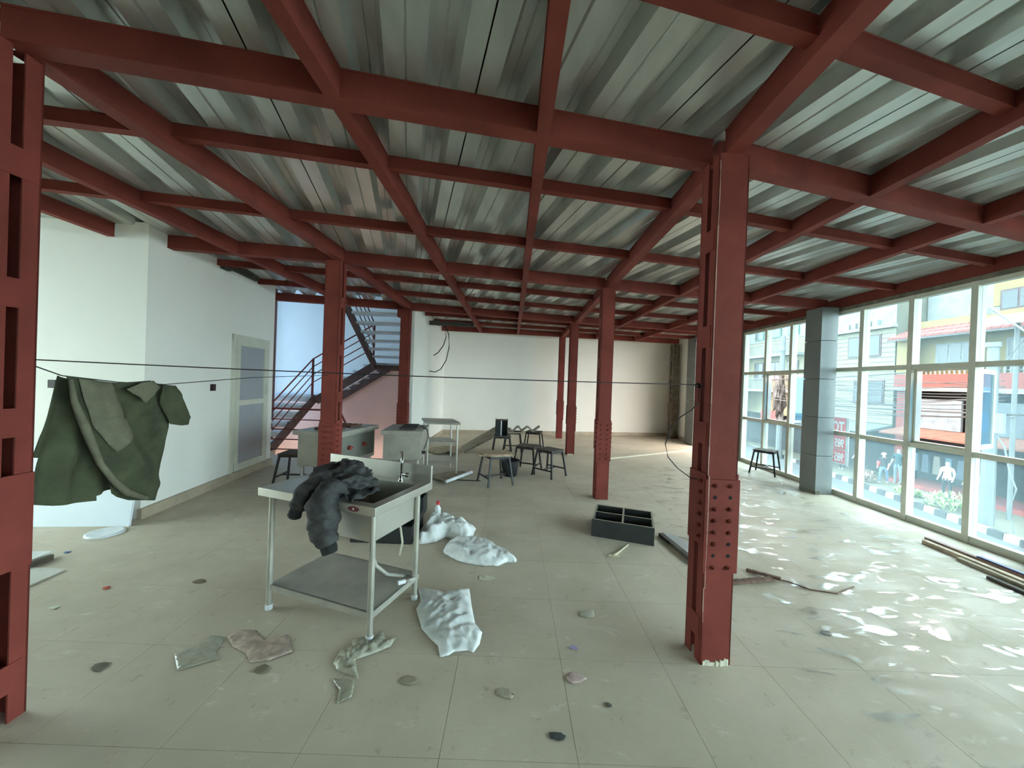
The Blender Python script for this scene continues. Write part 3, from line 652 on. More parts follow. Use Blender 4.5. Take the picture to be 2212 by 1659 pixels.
SH_LEFT = [(1.885,1.578),(1.842,1.377),(1.810,1.275),(1.792,1.178),(1.833,1.167),(1.824,1.052),(1.816,0.940),(1.886,0.912),(1.971,0.893),(2.064,0.882),(2.066,0.907),(2.20,0.91),(2.18,1.082),(2.06,1.346),(1.98,1.555)]
SH_SLV = [(2.365,1.531),(2.433,1.524),(2.530,1.352),(2.584,1.304),(2.561,1.254),(2.474,1.258),(2.404,1.275),(2.346,1.412)]
SH_COL = [(2.221,1.545),(2.291,1.556),(2.332,1.514),(2.277,1.455),(2.256,1.420),(2.126,1.507)]
sx = thing('shirt', 'dirty olive green shirt hanging on the sagging rope', 'shirt', (-2.28, 2.15, 1.56))
def fold1(u, v):
    dg = (u - 1.87) * 0.80 + (1.57 - v) * -0.42
    return 0.022 * math.sin(dg * 26) + 0.03 * noise.noise(Vector((u * 5, v * 4, 1))) + 0.016 * noise.noise(Vector((u * 14, v * 9, 3))) + 0.02 * max(0, 1.5 - v)
def fold2(u, v): return 0.024 * math.sin((u - 1.8) * 38 + (1.5 - v) * 6) + 0.03 * noise.noise(Vector((u * 6, v * 5, 7)))
o = obj('body', shaped(SH_BODY, lambda u, v, dd: (-2.265 + dd, u, v), fold1, 0.025), GREEN, sx, True); solid(o, 0.004)
o = obj('back_panel', shaped(SH_LEFT, lambda u, v, dd: (-2.325 + dd, u, v), fold2, 0.025), GREEN, sx, True); solid(o, 0.004)
def fslv(u, v): 
    return 0.03 + 0.035 * math.sin(max(0, min(1, (u - 2.34) / 0.24)) * math.pi) + 0.012 * noise.noise(Vector((u * 20, v * 16, 2)))
o = obj('sleeve', shaped(SH_SLV, lambda u, v, dd: (-2.265 + dd, u, v), fslv, 0.02), GREEN, sx, True); solid(o, 0.005)
o = obj('collar', shaped(SH_COL, lambda u, v, dd: (-2.215 + dd, u, v), lambda u, v: 0.02 * noise.noise(Vector((u * 18, v * 18, 5))), 0.02), GREENL, sx, True); solid(o, 0.006)
roll = [(1.866,1.561),(1.888,1.448),(1.933,1.342),(1.968,1.253),(2.023,1.098),(2.089,0.982),(2.178,0.895),(2.269,0.835)]
pk = MB().tube([(-2.225 + fold1(a, b) * 0.8, a, b) for a, b in roll], [0.008, 0.014, 0.02, 0.02, 0.016, 0.018, 0.02, 0.014], 8)
obj('rolled_hem', pk, GREENL, sx, True)
patch = shaped([(1.90, 1.565), (2.10, 1.545), (2.22, 1.24), (2.10, 1.15), (2.0, 1.30)], lambda u, v, dd: (-2.252 + dd, u, v), fold1, 0.025)
o = obj('faded_front', patch, GREENL, sx, True); solid(o, 0.003)

# ------------------------------------------------------------------ loose cables
single('loose_cable', MB().tube([(1.16, 2.27, 1.65), (1.128, 2.24, 1.62), (1.135, 2.24, 1.55), (1.09, 2.24, 1.50), (1.02, 2.24, 1.45), (0.965, 2.24, 1.37), (0.94, 2.24, 1.29), (0.96, 2.24, 1.21), (1.02, 2.24, 1.145), (1.10, 2.24, 1.09), (1.15, 2.25, 1.08)], 0.0032, 6), BLACKR, 'thin cable looping out from the near right column', 'cable', smooth=True)
kt = MB()
for k in range(5):
    a = k * 1.3; kt.tube([(1.13 + 0.012 * math.cos(a + t * 0.9), 2.255 + 0.01 * math.sin(a * 2 + t), 1.65 + 0.014 * math.sin(a + t * 0.9)) for t in range(8)], 0.0032, 5)
single('rope_knot', kt, BLACKR, 'dark rope knot tied at the near right column', 'knot', smooth=True)
single('hanging_cable', MB().tube([(-1.98, 9.0, 3.06), (-1.85, 9.0, 3.06), (-1.74, 9.0, 3.0), (-1.66, 9.0, 2.85), (-1.64, 9.0, 2.66), (-1.70, 9.0, 2.45), (-1.82, 9.0, 2.28), (-1.93, 9.0, 2.2)], 0.012, 6), BLACKR, 'short black cable hanging from the ceiling by the white stair wall', 'cable', smooth=True)
single('hanging_cable', MB().tube([(-1.78, 9.0, 3.04), (-1.66, 9.0, 2.93), (-1.58, 9.0, 2.72), (-1.56, 9.0, 2.42), (-1.62, 9.0, 2.1), (-1.74, 9.0, 1.88), (-1.88, 9.0, 1.80), (-2.02, 9.0, 1.82)], 0.012, 6), BLACKR, 'longer black cable curling low in front of the back wall', 'cable', smooth=True)
def rough_bar(p, q, w, h, seed=0, n=14, amp=0.25):
    p, q = Vector(p), Vector(q); d_ = (q - p).normalized(); s = d_.cross(Vector((0, 0, 1))).normalized(); upv = s.cross(d_)
    vs = []; fs = []
    for i in range(n + 1):
        c = p.lerp(q, i / n)
        for a, b in ((-1, -1), (1, -1), (1, 1), (-1, 1)):
            k = 1 + amp * noise.noise(Vector((i * 0.9, a * 2 + seed, b * 2)))
            vs.append(c + s * (a * w / 2 * k) + upv * (b * h / 2 * k))
    for i in range(n):
        for k in range(4): fs.append((i * 4 + k, i * 4 + (k + 1) % 4, (i + 1) * 4 + (k + 1) % 4, (i + 1) * 4 + k))
    fs += [(3, 2, 1, 0), tuple(n * 4 + k for k in range(4))]
    return MB().add(vs, fs)
single('charred_timber', rough_bar((-2.0, 8.75, 2.955), (-0.98, 8.9, 2.955), 0.11, 0.09, 3), mat('charred_wood', (58, 54, 46), 0.9, 0, 0.3, 20), 'rough dark timber lying across the beams above the hanging cables', 'timber')
wt = MB(); 
for a, b, zz, hh in ((1.15, 1.3, 3.06, 0.1), (1.3, 1.55, 3.1, 0.09), (1.55, 2.0, 3.1, 0.07)): wallbox(wt, a, b, -0.02, 0.06, zz, zz + hh)
struct('trim_4', wt, mat('dark_gap_filler', (78, 78, 70), 0.9, 0, 0.3, 20))
for lab, q in (('dark socket box on the white wall left of the green shirt', None), ('dark socket box on the white wall beside the door', 1)):
    if q is None: mb = MB().prism([(-4.87, 3.885), (-4.80, 3.892), (-4.80, 3.93), (-4.87, 3.92)], 1.39, 1.475)
    else: mb = wallbox(MB(), 1.03, 1.10, -0.005, 0.03, 1.36, 1.45)
    single('socket_box', mb, mat('dark_plastic_box', (48, 36, 36), 0.6), lab, 'socket box', 'wall socket boxes')

# ------------------------------------------------------------------ kitchen equipment
def quad_frame(o_, xdir, ydir):
    X = Vector(xdir).normalized(); Y = Vector(ydir).normalized(); O = Vector(o_)
    def P(a, b, z): 
        q = O + X * a + Y * b; return (q.x, q.y, z)
    def bx(mb, a0, a1, b0, b1, z0, z1): return mb.hexa([P(a0, b0, z0), P(a1, b0, z0), P(a1, b1, z0), P(a0, b1, z0)], [P(a0, b0, z1), P(a1, b0, z1), P(a1, b1, z1), P(a0, b1, z1)])
    return P, bx
def grate(mb, P, bx, a, b, s, z):
    for k in range(4): bx(mb, a - s, a + s, b - s + k * 2 * s / 3 - 0.006, b - s + k * 2 * s / 3 + 0.006, z, z + 0.03)
    bx(mb, a - s - 0.006, a - s + 0.006, b - s, b + s, z, z + 0.022); bx(mb, a + s - 0.006, a + s + 0.006, b - s, b + s, z, z + 0.022)
# stove 1
P, bx = quad_frame((-2.36, 5.02, 0), (0.18, 0.98, 0), (-0.98, 0.18, 0))
s1_ = thing('gas_stove', 'stainless gas range with red knobs standing behind the red column', 'stove', P(0.5, 0.3, 0))
o = obj('cooktop', bx(MB(), -0.02, 1.05, -0.02, 0.66, 0.79, 0.85), STEELD, s1_); bevel(o, 0.004)
obj('body', bx(MB(), 0.02, 1.0, 0.02, 0.60, 0.36, 0.79), STEELD, s1_)
obj('control_panel', bx(MB(), 0.06, 0.96, 0.005, 0.02, 0.42, 0.76), mat('grey_control_panel', (128, 128, 118), 0.5, 0.3), s1_)
for a in (0.30, 0.66):
    kb = obj('knob', MB().tube([P(a, 0.005, 0.60), P(a, -0.03, 0.60)], 0.032, 10), mat('red_knob', (140, 52, 40), 0.5), s1_)
    obj('knob_grip', bx(MB(), a - 0.05, a + 0.05, -0.038, -0.03, 0.59, 0.61), MATS['red_knob'], kb)
g_ = MB(); grate(g_, P, bx, 0.28, 0.30, 0.14, 0.85); grate(g_, P, bx, 0.70, 0.30, 0.14, 0.85); obj('burner_grate', g_, mat('rusty_grate', (96, 62, 50), 0.8), s1_)
for a, b in ((0.06, 0.06), (0.95, 0.06), (0.06, 0.56), (0.95, 0.56)): obj('leg', MB().tube([P(a, b, 0), P(a, b, 0.37)], 0.02, 8), STEELD, s1_)
# stove 2
P, bx = quad_frame((-1.89, 5.42, 0), (0.98, 0.10, 0), (-0.10, 0.98, 0))
s2_ = thing('gas_stove', 'low stainless single-burner stove between the red column and the shelf trolley', 'stove', P(0.3, 0.4, 0))
o = obj('cooktop', bx(MB(), 0.0, 0.60, -0.01, 0.80, 0.785, 0.85), STEELD, s2_); bevel(o, 0.004)
obj('body', bx(MB(), 0.03, 0.57, 0.02, 0.76, 0.42, 0.785), STEELD, s2_)
g_ = MB(); grate(g_, P, bx, 0.34, 0.28, 0.11, 0.85); grate(g_, P, bx, 0.34, 0.54, 0.11, 0.85); obj('burner_grate', g_, mat('black_iron_grate', (52, 50, 46), 0.7), s2_)
for a, b in ((0.07, 0.06), (0.53, 0.06), (0.07, 0.7), (0.53, 0.7)): obj('leg', MB().tube([P(a, b, 0), P(a, b, 0.42)], 0.02, 8), STEELD, s2_)
obj('gas_hose', MB().tube([P(0.45, 0.45, 0.87), P(0.55, 0.35, 0.88), P(0.63, 0.28, 0.84), P(0.655, 0.24, 0.74), P(0.63, 0.2, 0.62), P(0.60, 0.2, 0.55)], 0.013, 8), mat('grey_hose', (110, 108, 98), 0.6), s2_, True)
obj('valve', MB().tube([P(0.57, 0.2, 0.5), P(0.62, 0.2, 0.5)], 0.025, 8), BLACKP, s2_)
# shelf trolley
P, bx = quad_frame((-1.42, 6.32, 0), (0.98, 0.06, 0), (-0.35, 0.94, 0))
s3_ = thing('shelf_table', 'three-tier stainless steel table with tubular legs by the back wall', 'table', P(0.3, 0.3, 0))
o = obj('table_top', bx(MB(), -0.02, 0.56, -0.02, 0.62, 0.86, 0.90), STEELD, s3_); bevel(o, 0.004)
for z in (0.19, 0.52): obj('shelf', bx(MB(), 0.03, 0.51, 0.03, 0.56, z, z + 0.035), STEELD, s3_)
for a, b in ((0.02, 0.03), (0.52, 0.03), (0.02, 0.56), (0.52, 0.56)): obj('leg', MB().tube([P(a, b, 0), P(a, b, 0.86)], 0.018, 10), STEEL, s3_)
obj('caster', MB().tube([P(-0.03, 0.03, 0.035), P(0.03, 0.03, 0.035)], 0.033, 10), BLACKP, s3_)

# ------------------------------------------------------------------ stools
def make_stool(label, h=0.47, s=0.17, sp=0.215, topm=None):
    t = thing('metal_stool', label, 'stool', (0, 0, 0), 0, 'black metal stools', local=True)
    obj('seat_frame', MB().box(-s, s, -s, -s + 0.025, h - 0.05, h - 0.015).box(-s, s, s - 0.025, s, h - 0.05, h - 0.015).box(-s, -s + 0.025, -s + 0.025, s - 0.025, h - 0.05, h - 0.015).box(s - 0.025, s, -s + 0.025, s - 0.025, h - 0.05, h - 0.015), BLACKP, t)
    obj('seat', MB().box(-s - 0.01, s + 0.01, -s - 0.01, s + 0.01, h - 0.015, h), topm or DARKW, t)
    i = s - 0.013; q = lambda z: i + (sp - i) * (1 - z / h)
    for a in (-1, 1):
        for b in (-1, 1): obj('leg', MB().bar((a * q(0), b * q(0), 0), (a * i, b * i, h - 0.03), 0.026, 0.026), BLACKP, t)
    zc = 0.13; e = q(zc)
    for a in (-1, 1): obj('stretcher', MB().bar((a * e, -e, zc), (a * e, e, zc), 0.018, 0.022), BLACKP, t)
    obj('cross_bar', MB().bar((-e, 0, zc), (e, 0, zc), 0.018, 0.022), BLACKP, t)
    return t
base_stool = make_stool('black metal stool under the sheet of plywood in front of the bucket')
base_stool.location = (-0.215, 5.92, 0); base_stool.rotation_euler = (0, 0, R(28))
for lab, x, y, a in (('black metal stool between the plywood-topped stool and the rightmost one', 0.335, 6.86, R(-22)),
                     ('rightmost black metal stool of the group in the middle of the room', 0.715, 6.55, R(47)),
                     ('metal stool carrying the black upright box', -0.17, 8.02, R(4)),
                     ('metal stool farthest right under the bent metal strip', 0.57, 8.85, R(-14)),
                     ('metal stool between the black box stool and the back stool', 0.07, 8.72, R(-4)),
                     ('lone metal stool standing by the window glazing', 5.08, 7.34, R(42)),
                     ('black stool behind the sink next to the stainless gas range', -3.18, 5.52, R(5))):
    c = copy_tree(base_stool); c.location = (x, y, 0); c.rotation_euler = (0, 0, a); c['label'] = lab
pw = MB(); ol = [(-0.30, -0.16), (-0.05, -0.24), (0.24, -0.22), (0.31, -0.02), (0.22, 0.2), (-0.05, 0.25), (-0.28, 0.16), (-0.34, 0.0)]
ca, sa = math.cos(R(15)), math.sin(R(15))
pw.prism([(-0.215 + (x * ca - y * sa), 5.92 + (x * sa + y * ca)) for x, y in ol], 0.471, 0.486)
pw.prism([(-0.19 + (x * ca - y * sa) * 0.8, 5.90 + (x * sa + y * ca) * 0.8) for x, y in ol], 0.487, 0.5)
single('plywood_offcut', pw, WOOD, 'ragged pale plywood offcut lying on the front stool', 'board')
bk = thing('bucket', 'black round bucket on the floor behind the plywood-topped stool', 'bucket', (0.02, 6.45, 0))
obj('shell', MB().lathe((0.02, 6.45, 0), [(0.0, 0.0), (0.115, 0.0), (0.15, 0.20), (0.165, 0.26), (0.175, 0.27), (0.165, 0.275), (0.145, 0.2), (0.11, 0.012), (0, 0.012)], 22), mat('black_bucket_plastic', (52, 52, 56), 0.6), bk, True)
obj('handle', MB().tube([(0.02 + 0.17 * math.cos(t * 0.35), 6.45 - 0.10 * math.sin(t * 0.35), 0.255 - 0.02 * math.sin(t * 0.35)) for t in range(10)], 0.004, 5), CHROME, bk)
# black box on the stool
bb = thing('upright_box', 'black open box with a vertical divider standing on a stool', 'box', (-0.2, 7.92, 0.471))
z0, z1 = 0.471, 0.80; x0, x1, y0, y1 = -0.32, -0.06, 7.84, 8.06
obj('side', MB().box(x0, x0 + 0.012, y0, y1, z0, z1), BLACKB, bb); obj('side', MB().box(x1 - 0.012, x1, y0, y1, z0, z1), BLACKB, bb)
obj('back', MB().box(x0 + 0.012, x1 - 0.012, y1 - 0.012, y1, z0, z1), BLACKB, bb); obj('bottom', MB().box(x0 + 0.012, x1 - 0.012, y0, y1 - 0.012, z0, z0 + 0.012), BLACKB, bb)
obj('top', MB().box(x0, x1, y0, y1, z1, z1 + 0.014), DARKW, bb); obj('divider', MB().box(-0.205, -0.185, y0 - 0.002, y1 - 0.012, z0 + 0.012, z1), WPLAST, bb)
obj('front_left', MB().box(x0 + 0.012, -0.21, y0, y0 + 0.01, z0 + 0.012, z1), BLACKB, bb)
for x in (x0 + 0.006, x1 - 0.006): obj('peg', MB().tube([(x, y0 + 0.02, z1 + 0.014), (x, y0 + 0.02, z1 + 0.06)], 0.004, 5), DARKW, bb)
# bent metal sheet: ramp from the floor over the stools, then a zigzag
pr = [(-0.95, 0.012), (-0.86, 0.05), (-0.40, 0.44), (-0.30, 0.50), (0.02, 0.52), (0.13, 0.60), (0.19, 0.615), (0.24, 0.545), (0.265, 0.53), (0.37, 0.605), (0.40, 0.60), (0.46, 0.53), (0.48, 0.52), (0.62, 0.61)]
bsm = MB()
far_e = [(-1.18, 8.95, 0.012), (-0.95, 8.93, 0.16), (-0.42, 8.90, 0.50), (-0.30, 8.88, 0.555), (0.0, 8.86, 0.52), (0.04, 8.60, 0.50), (0.14, 8.62, 0.60), (0.19, 8.63, 0.615), (0.25, 8.64, 0.535), (0.28, 8.65, 0.53), (0.38, 8.67, 0.612), (0.42, 8.68, 0.60), (0.50, 8.70, 0.53), (0.53, 8.71, 0.52), (0.68, 8.74, 0.63)]
near_e = [(-1.02, 8.32, 0.012), (-0.85, 8.32, 0.10), (-0.42, 8.36, 0.33), (-0.28, 8.38, 0.45), (0.0, 8.36, 0.50), (0.04, 8.38, 0.49), (0.14, 8.40, 0.59), (0.19, 8.41, 0.605), (0.25, 8.42, 0.525), (0.28, 8.43, 0.52), (0.38, 8.45, 0.602), (0.42, 8.46, 0.59), (0.50, 8.48, 0.52), (0.53, 8.49, 0.51), (0.68, 8.52, 0.62)]
n = len(far_e); vs = []
for a_, b_ in zip(near_e, far_e): vs += [a_, b_]
bsm.add(vs, [(2 * i, 2 * i + 2, 2 * i + 3, 2 * i + 1) for i in range(n - 1)])
o = single('bent_metal_strip', bsm, GALV, 'dusty metal sheet sloping from the floor onto the stools and ending in a zigzag', 'metal sheet'); solid(o, 0.022)
single('loose_board', MB().prism([(-0.38, 7.80), (0.0, 7.86), (0.34, 8.5), (0.30, 8.62), (-0.05, 8.2)], 0.4705, 0.482) if False else MB().prism([(-0.05, 8.32), (0.30, 8.44), (0.28, 8.62), (-0.06, 8.55)], 0.4715, 0.484), CARD, 'thin board lying on the stool behind the black box', 'board')

# ------------------------------------------------------------------ black crate
cr = thing('storage_crate', 'low black crate with four compartments lying on the floor', 'crate', (1.3, 4.1, 0))
cA = Vector((0.915, 3.99)); eX = Vector((0.60, -0.205)); eY = Vector((0.165, 0.50))
def cp(a, b, z): q = cA + eX * a + eY * b; return (q.x, q.y, z)
def cbx(mb, a0, a1, b0, b1, z0, z1): return mb.hexa([cp(a0, b0, z0), cp(a1, b0, z0), cp(a1, b1, z0), cp(a0, b1, z0)], [cp(a0, b0, z1), cp(a1, b0, z1), cp(a1, b1, z1), cp(a0, b1, z1)])
HC = 0.185; tw = 0.03
EDGE = mat('pale_board_edge', (150, 140, 120), 0.7)
def wall_part(nm, a0, a1, b0, b1):
    w_ = obj(nm, cbx(MB(), a0, a1, b0, b1, 0.001, HC), BLACKB, cr); obj('raw_edge', cbx(MB(), a0, a1, b0, b1, HC, HC + 0.002), EDGE, w_)
wall_part('side_panel', 0, 1, 0, tw); wall_part('side_panel', 0, 1, 1 - tw, 1); wall_part('side_panel', 0, tw, tw, 1 - tw); wall_part('side_panel', 1 - tw, 1, tw, 1 - tw)
wall_part('divider', 0.5 - tw / 2, 0.5 + tw / 2, tw, 1 - tw); wall_part('divider', tw, 0.5 - tw / 2, 0.5 - tw / 2, 0.5 + tw / 2); wall_part('divider', 0.5 + tw / 2, 1 - tw, 0.5 - tw / 2, 0.5 + tw / 2)
obj('bottom', cbx(MB(), tw, 1 - tw, tw, 1 - tw, 0.001, 0.01), BLACKB, cr)
# black trough behind the sink
tr = thing('black_trough', 'long low black box on the floor behind the sink', 'box', (-1.2, 3.75, 0))
def box_shell(root, x0, x1, y0, y1, h, th=0.015, m_=BLACKB):
    obj('side_panel', MB().box(x0, x1, y0, y0 + th, 0.001, h), m_, root); obj('side_panel', MB().box(x0, x1, y1 - th, y1, 0.001, h), m_, root)
    obj('end_panel', MB().box(x0, x0 + th, y0 + th, y1 - th, 0.001, h), m_, root); obj('end_panel', MB().box(x1 - th, x1, y0 + th, y1 - th, 0.001, h), m_, root)
    obj('bottom', MB().box(x0 + th, x1 - th, y0 + th, y1 - th, 0.001, 0.012), m_, root)
box_shell(tr, -1.53, -0.93, 3.62, 4.10, 0.17)
tr2 = thing('black_trough', 'small upright black box half hidden by the sink leg and white bag', 'box', (-1.1, 4.34, 0))
box_shell(tr2, -1.24, -1.0, 4.38, 4.6, 0.21)

# ------------------------------------------------------------------ plastic bags and rubbish
def inside_dist(p, poly):
    dmin = 9
    for i in range(len(poly)):
        a, b = Vector(poly[i]), Vector(poly[(i + 1) % len(poly)]); ab = b - a; t = max(0, min(1, (p - a).dot(ab) / max(ab.length_squared, 1e-9)))
        dmin = min(dmin, (p - (a + ab * t)).length)
    return dmin
def bag(name, outline, hmax, sc, seed, material, label, cat, step=0.02, z0=0.002, ridge=0.6):
    def hh(u, v):
        dd = inside_dist(Vector((u, v)), outline); e = min(1, dd / 0.09) ** 0.55
        q = Vector((u * sc, v * sc, seed))
        rd = 1 - abs(noise.noise(q)) * 1.9; rd2 = 1 - abs(noise.noise(q * 2.3 + Vector((5, 1, 2)))) * 1.7
        return z0 + hmax * e * (0.32 + ridge * (0.6 * max(0, rd) + 0.4 * max(0, rd2))) + 0.004 * max(0, rd2)
    mb = shaped(outline, lambda u, v, dd: (u, v, dd), hh, step, seed)
    o = single(name, mb, material, label, cat, smooth=False)
    for p in o.data.polygons: p.use_smooth = True
    solid(o, 0.0015, 1); return o
BAG3 = [(-0.667,2.856),(-0.566,2.844),(-0.495,2.838),(-0.459,2.819),(-0.340,2.863),(-0.271,2.871),(-0.232,2.663),(-0.190,2.476),(-0.133,2.383),(-0.141,2.280),(-0.172,2.202),(-0.205,2.218),(-0.286,2.205),(-0.316,2.173),(-0.363,2.160),(-0.394,2.249),(-0.447,2.302),(-0.526,2.393),(-0.618,2.602),(-0.606,2.692)]
BAG2 = [(-0.593,3.506),(-0.577,3.690),(-0.523,3.786),(-0.402,3.751),(-0.268,3.747),(-0.137,3.684),(-0.058,3.564),(0.021,3.516),(0.103,3.371),(0.091,3.328),(0.017,3.328),(-0.070,3.252),(-0.197,3.248),(-0.368,3.287),(-0.467,3.351),(-0.578,3.455)]
BAG1 = [(-0.90,4.268),(-0.85,4.38),(-0.78,4.25),(-0.72,4.30),(-0.636,4.240),(-0.555,4.133),(-0.337,4.062),(-0.352,3.809),(-0.406,3.726),(-0.628,3.800),(-0.702,3.686),(-0.843,3.622),(-0.90,3.664),(-0.91,3.864),(-0.90,4.135)]
bag('plastic_bag', BAG3, 0.055, 8, 3, BAGM, 'largest crumpled white plastic bag beside the right sink leg', 'plastic bag', 0.014)
bag('plastic_bag', BAG2, 0.10, 6, 11, BAGM, 'puffed white plastic bag lying farthest right on the floor behind the sink', 'plastic bag', 0.016)
bag('plastic_bag', BAG1, 0.16, 6, 21, BAGM, 'open white plastic bag slumped against the long black box', 'plastic bag', 0.016)
bt = thing('bottle', 'small bottle with a red cap poking up behind the white bag', 'bottle', (-0.83, 4.42, 0))
obj('bottle_body', MB().lathe((-0.83, 4.42, 0.0), [(0, 0), (0.035, 0), (0.035, 0.09), (0.016, 0.12), (0.016, 0.14)], 12), WPLAST, bt, True)
obj('cap', MB().lathe((-0.83, 4.42, 0.0), [(0, 0.135), (0.022, 0.135), (0.022, 0.172), (0, 0.175)], 10), mat('red_plastic_cap', (196, 50, 58), 0.4), bt)
RAGA = [(-1.686,2.262),(-1.660,2.325),(-1.558,2.330),(-1.449,2.245),(-1.337,2.296),(-1.229,2.159),(-1.316,2.089),(-1.413,2.066),(-1.480,2.133),(-1.594,2.181)]
RAGB = [(-0.952,2.082),(-0.956,2.172),(-0.896,2.217),(-0.930,2.273),(-0.871,2.306),(-0.808,2.250),(-0.780,2.373),(-0.717,2.284),(-0.665,2.317),(-0.678,2.228),(-0.757,2.169),(-0.842,2.113),(-0.769,1.984),(-0.911,2.036)]
RAGC = [(-0.910,1.978),(-0.782,1.973),(-0.755,1.869),(-0.812,1.827),(-0.832,1.906)]
RAGD = [(-1.879,2.113),(-1.803,2.170),(-1.796,2.271),(-1.696,2.262),(-1.658,2.137),(-1.600,2.088),(-1.753,1.996)]
FILMG = mat('dusty_clear_wrapping', (164, 160, 142), 0.3, 0, 0.15, 25)
bag('torn_wrapper', RAGA, 0.02, 16, 31, PINKP, 'torn pinkish paper bag lying in front of the left sink leg', 'paper bag', 0.013)
bag('torn_wrapper', RAGB, 0.04, 22, 41, FILMG, 'crumpled dusty clear wrapping heaped at the front sink leg', 'wrapper', 0.011, ridge=0.9)
bag('torn_wrapper', RAGC, 0.012, 18, 51, FILMG, 'small flat scrap of clear wrapping below the crumpled heap', 'wrapper', 0.013)
bag('torn_wrapper', RAGD, 0.008, 14, 61, FILMG, 'flat thin wrapping left of the pinkish torn bag', 'wrapper', 0.015)
cbm = shaped([(-1.30, 6.22), (-1.24, 6.05), (-0.98, 5.74), (-0.62, 6.36), (-0.80, 6.60), (-1.15, 6.45)], lambda u, v, dd: (u, v, dd), lambda u, v: 0.012 + 0.05 * abs(noise.noise(Vector((u * 3, v * 3, 2)))), 0.05)
o = single('flattened_carton', cbm, CARD, 'flattened dusty carton on the floor in front of the three-tier table', 'cardboard'); solid(o, 0.006, 1)
single('white_tube', MB().tube([(-0.97, 5.72, 0.05), (-0.63, 6.30, 0.07)], 0.026, 10), WPLAST, 'short white tube lying along the edge of the flattened carton', 'tube', smooth=True)
mem = shaped([(-1.55, 7.9), (-1.15, 7.75), (-1.12, 8.3), (-1.25, 8.9), (-1.6, 9.0), (-1.9, 8.4)], lambda u, v, dd: (u, v, dd), lambda u, v: 0.01 + 0.25 * max(0, noise.noise(Vector((u * 1.6, v * 1.6, 9)))) + 0.04 * abs(noise.noise(Vector((u * 7, v * 7, 2)))), 0.07)
o = single('rubbish_heap', mem, CARD, 'crumpled cardboard heap on the floor left of the sloping metal sheet', 'cardboard'); solid(o, 0.008, 1)
single('thin_rod', MB().tube([(-0.93, 6.0, 0.01), (-0.45, 5.98, 0.012)], 0.008, 6), BLACKP, 'thin black rod on the floor beside the white tube', 'rod')
# bright band of light on the far floor, put in as a pale bar
single('light_band_strip', MB().bar((2.15, 8.17, 0.012), (4.72, 9.72, 0.012), 0.05, 0.02), mat('painted_light_band', (222, 214, 190), 0.6), 'long pale bar standing in for a band of light across the far floor', 'batten')
# broken board behind the near column
bo_ = shaped([(1.70, 4.05), (1.79, 4.08), (1.98, 3.72), (1.95, 3.42), (1.78, 3.44)], lambda u, v, dd: (u, v, dd), lambda u, v: 0.012 + 0.05 * max(0, (u - 1.72)) , 0.06)
o = single('foil_sheet', bo_, mat('pale_foil_board', (190, 192, 192), 0.4, 0.2), 'broken pale sheet behind the near right column', 'panel'); solid(o, 0.012, 1)
single('broken_batten', MB().bar((1.69, 4.05, 0.02), (1.76, 3.40, 0.02), 0.05, 0.035), DARKW, 'dark batten along the edge of the broken pale sheet', 'batten')
single('wood_splinter', rough_bar((1.86, 3.10, 0.012), (2.28, 3.16, 0.03), 0.05, 0.02, 5), mat('reddish_bark', (112, 84, 70), 0.8, 0, 0.3, 25), 'curled brown splinter of wood on the floor right of the near column', 'splinter')
single('wood_splinter', rough_bar((2.18, 3.34, 0.012), (2.36, 3.16, 0.03), 0.03, 0.02, 8), MATS['reddish_bark'], 'short dark splinter crossing the curled brown splinter', 'splinter')
single('wood_splinter', rough_bar((1.90, 3.62, 0.012), (2.12, 3.56, 0.012), 0.05, 0.02, 9), MATS['reddish_bark'], 'small flat splinter beside the right edge of the near column', 'splinter')
tw_ = MB().tube([(2.30, 3.22, 0.008), (2.42, 3.16, 0.01), (2.52, 3.05, 0.008), (2.70, 3.0, 0.008), (2.95, 3.12, 0.008)], 0.006, 5)
single('dry_twig', tw_, MATS['reddish_bark'], 'thin dry twig on the glossy floor film', 'twig')
# battens by the window
def bat(p, q, w_, h_, m_, lab): single('wooden_batten', MB().bar(p, q, w_, h_), m_, lab, 'batten', 'battens along the glazing')
bat((4.82, 4.24, 0.014), (4.74, 2.9, 0.014), 0.05, 0.026, mat('rosy_wood', (150, 120, 108), 0.6, 0, 0.15, 12), 'reddish batten nearest the glazing on the floor')
bat((4.66, 4.12, 0.02), (4.56, 2.7, 0.02), 0.055, 0.038, WOOD, 'long pale batten beside the reddish one near the glazing')
bat((4.56, 3.72, 0.016), (4.47, 2.6, 0.016), 0.045, 0.03, CARD, 'brown batten on the room side of the long pale batten')
bat((4.40, 3.36, 0.014), (4.33, 2.5, 0.014), 0.045, 0.026, DARKW, 'shortest dark batten farthest from the glazing')
bat((4.80, 3.75, 0.034), (4.74, 2.7, 0.034), 0.045, 0.012, mat('blue_plastic_strip', (52, 58, 104), 0.5), 'thin dark blue strip lying on the reddish batten')
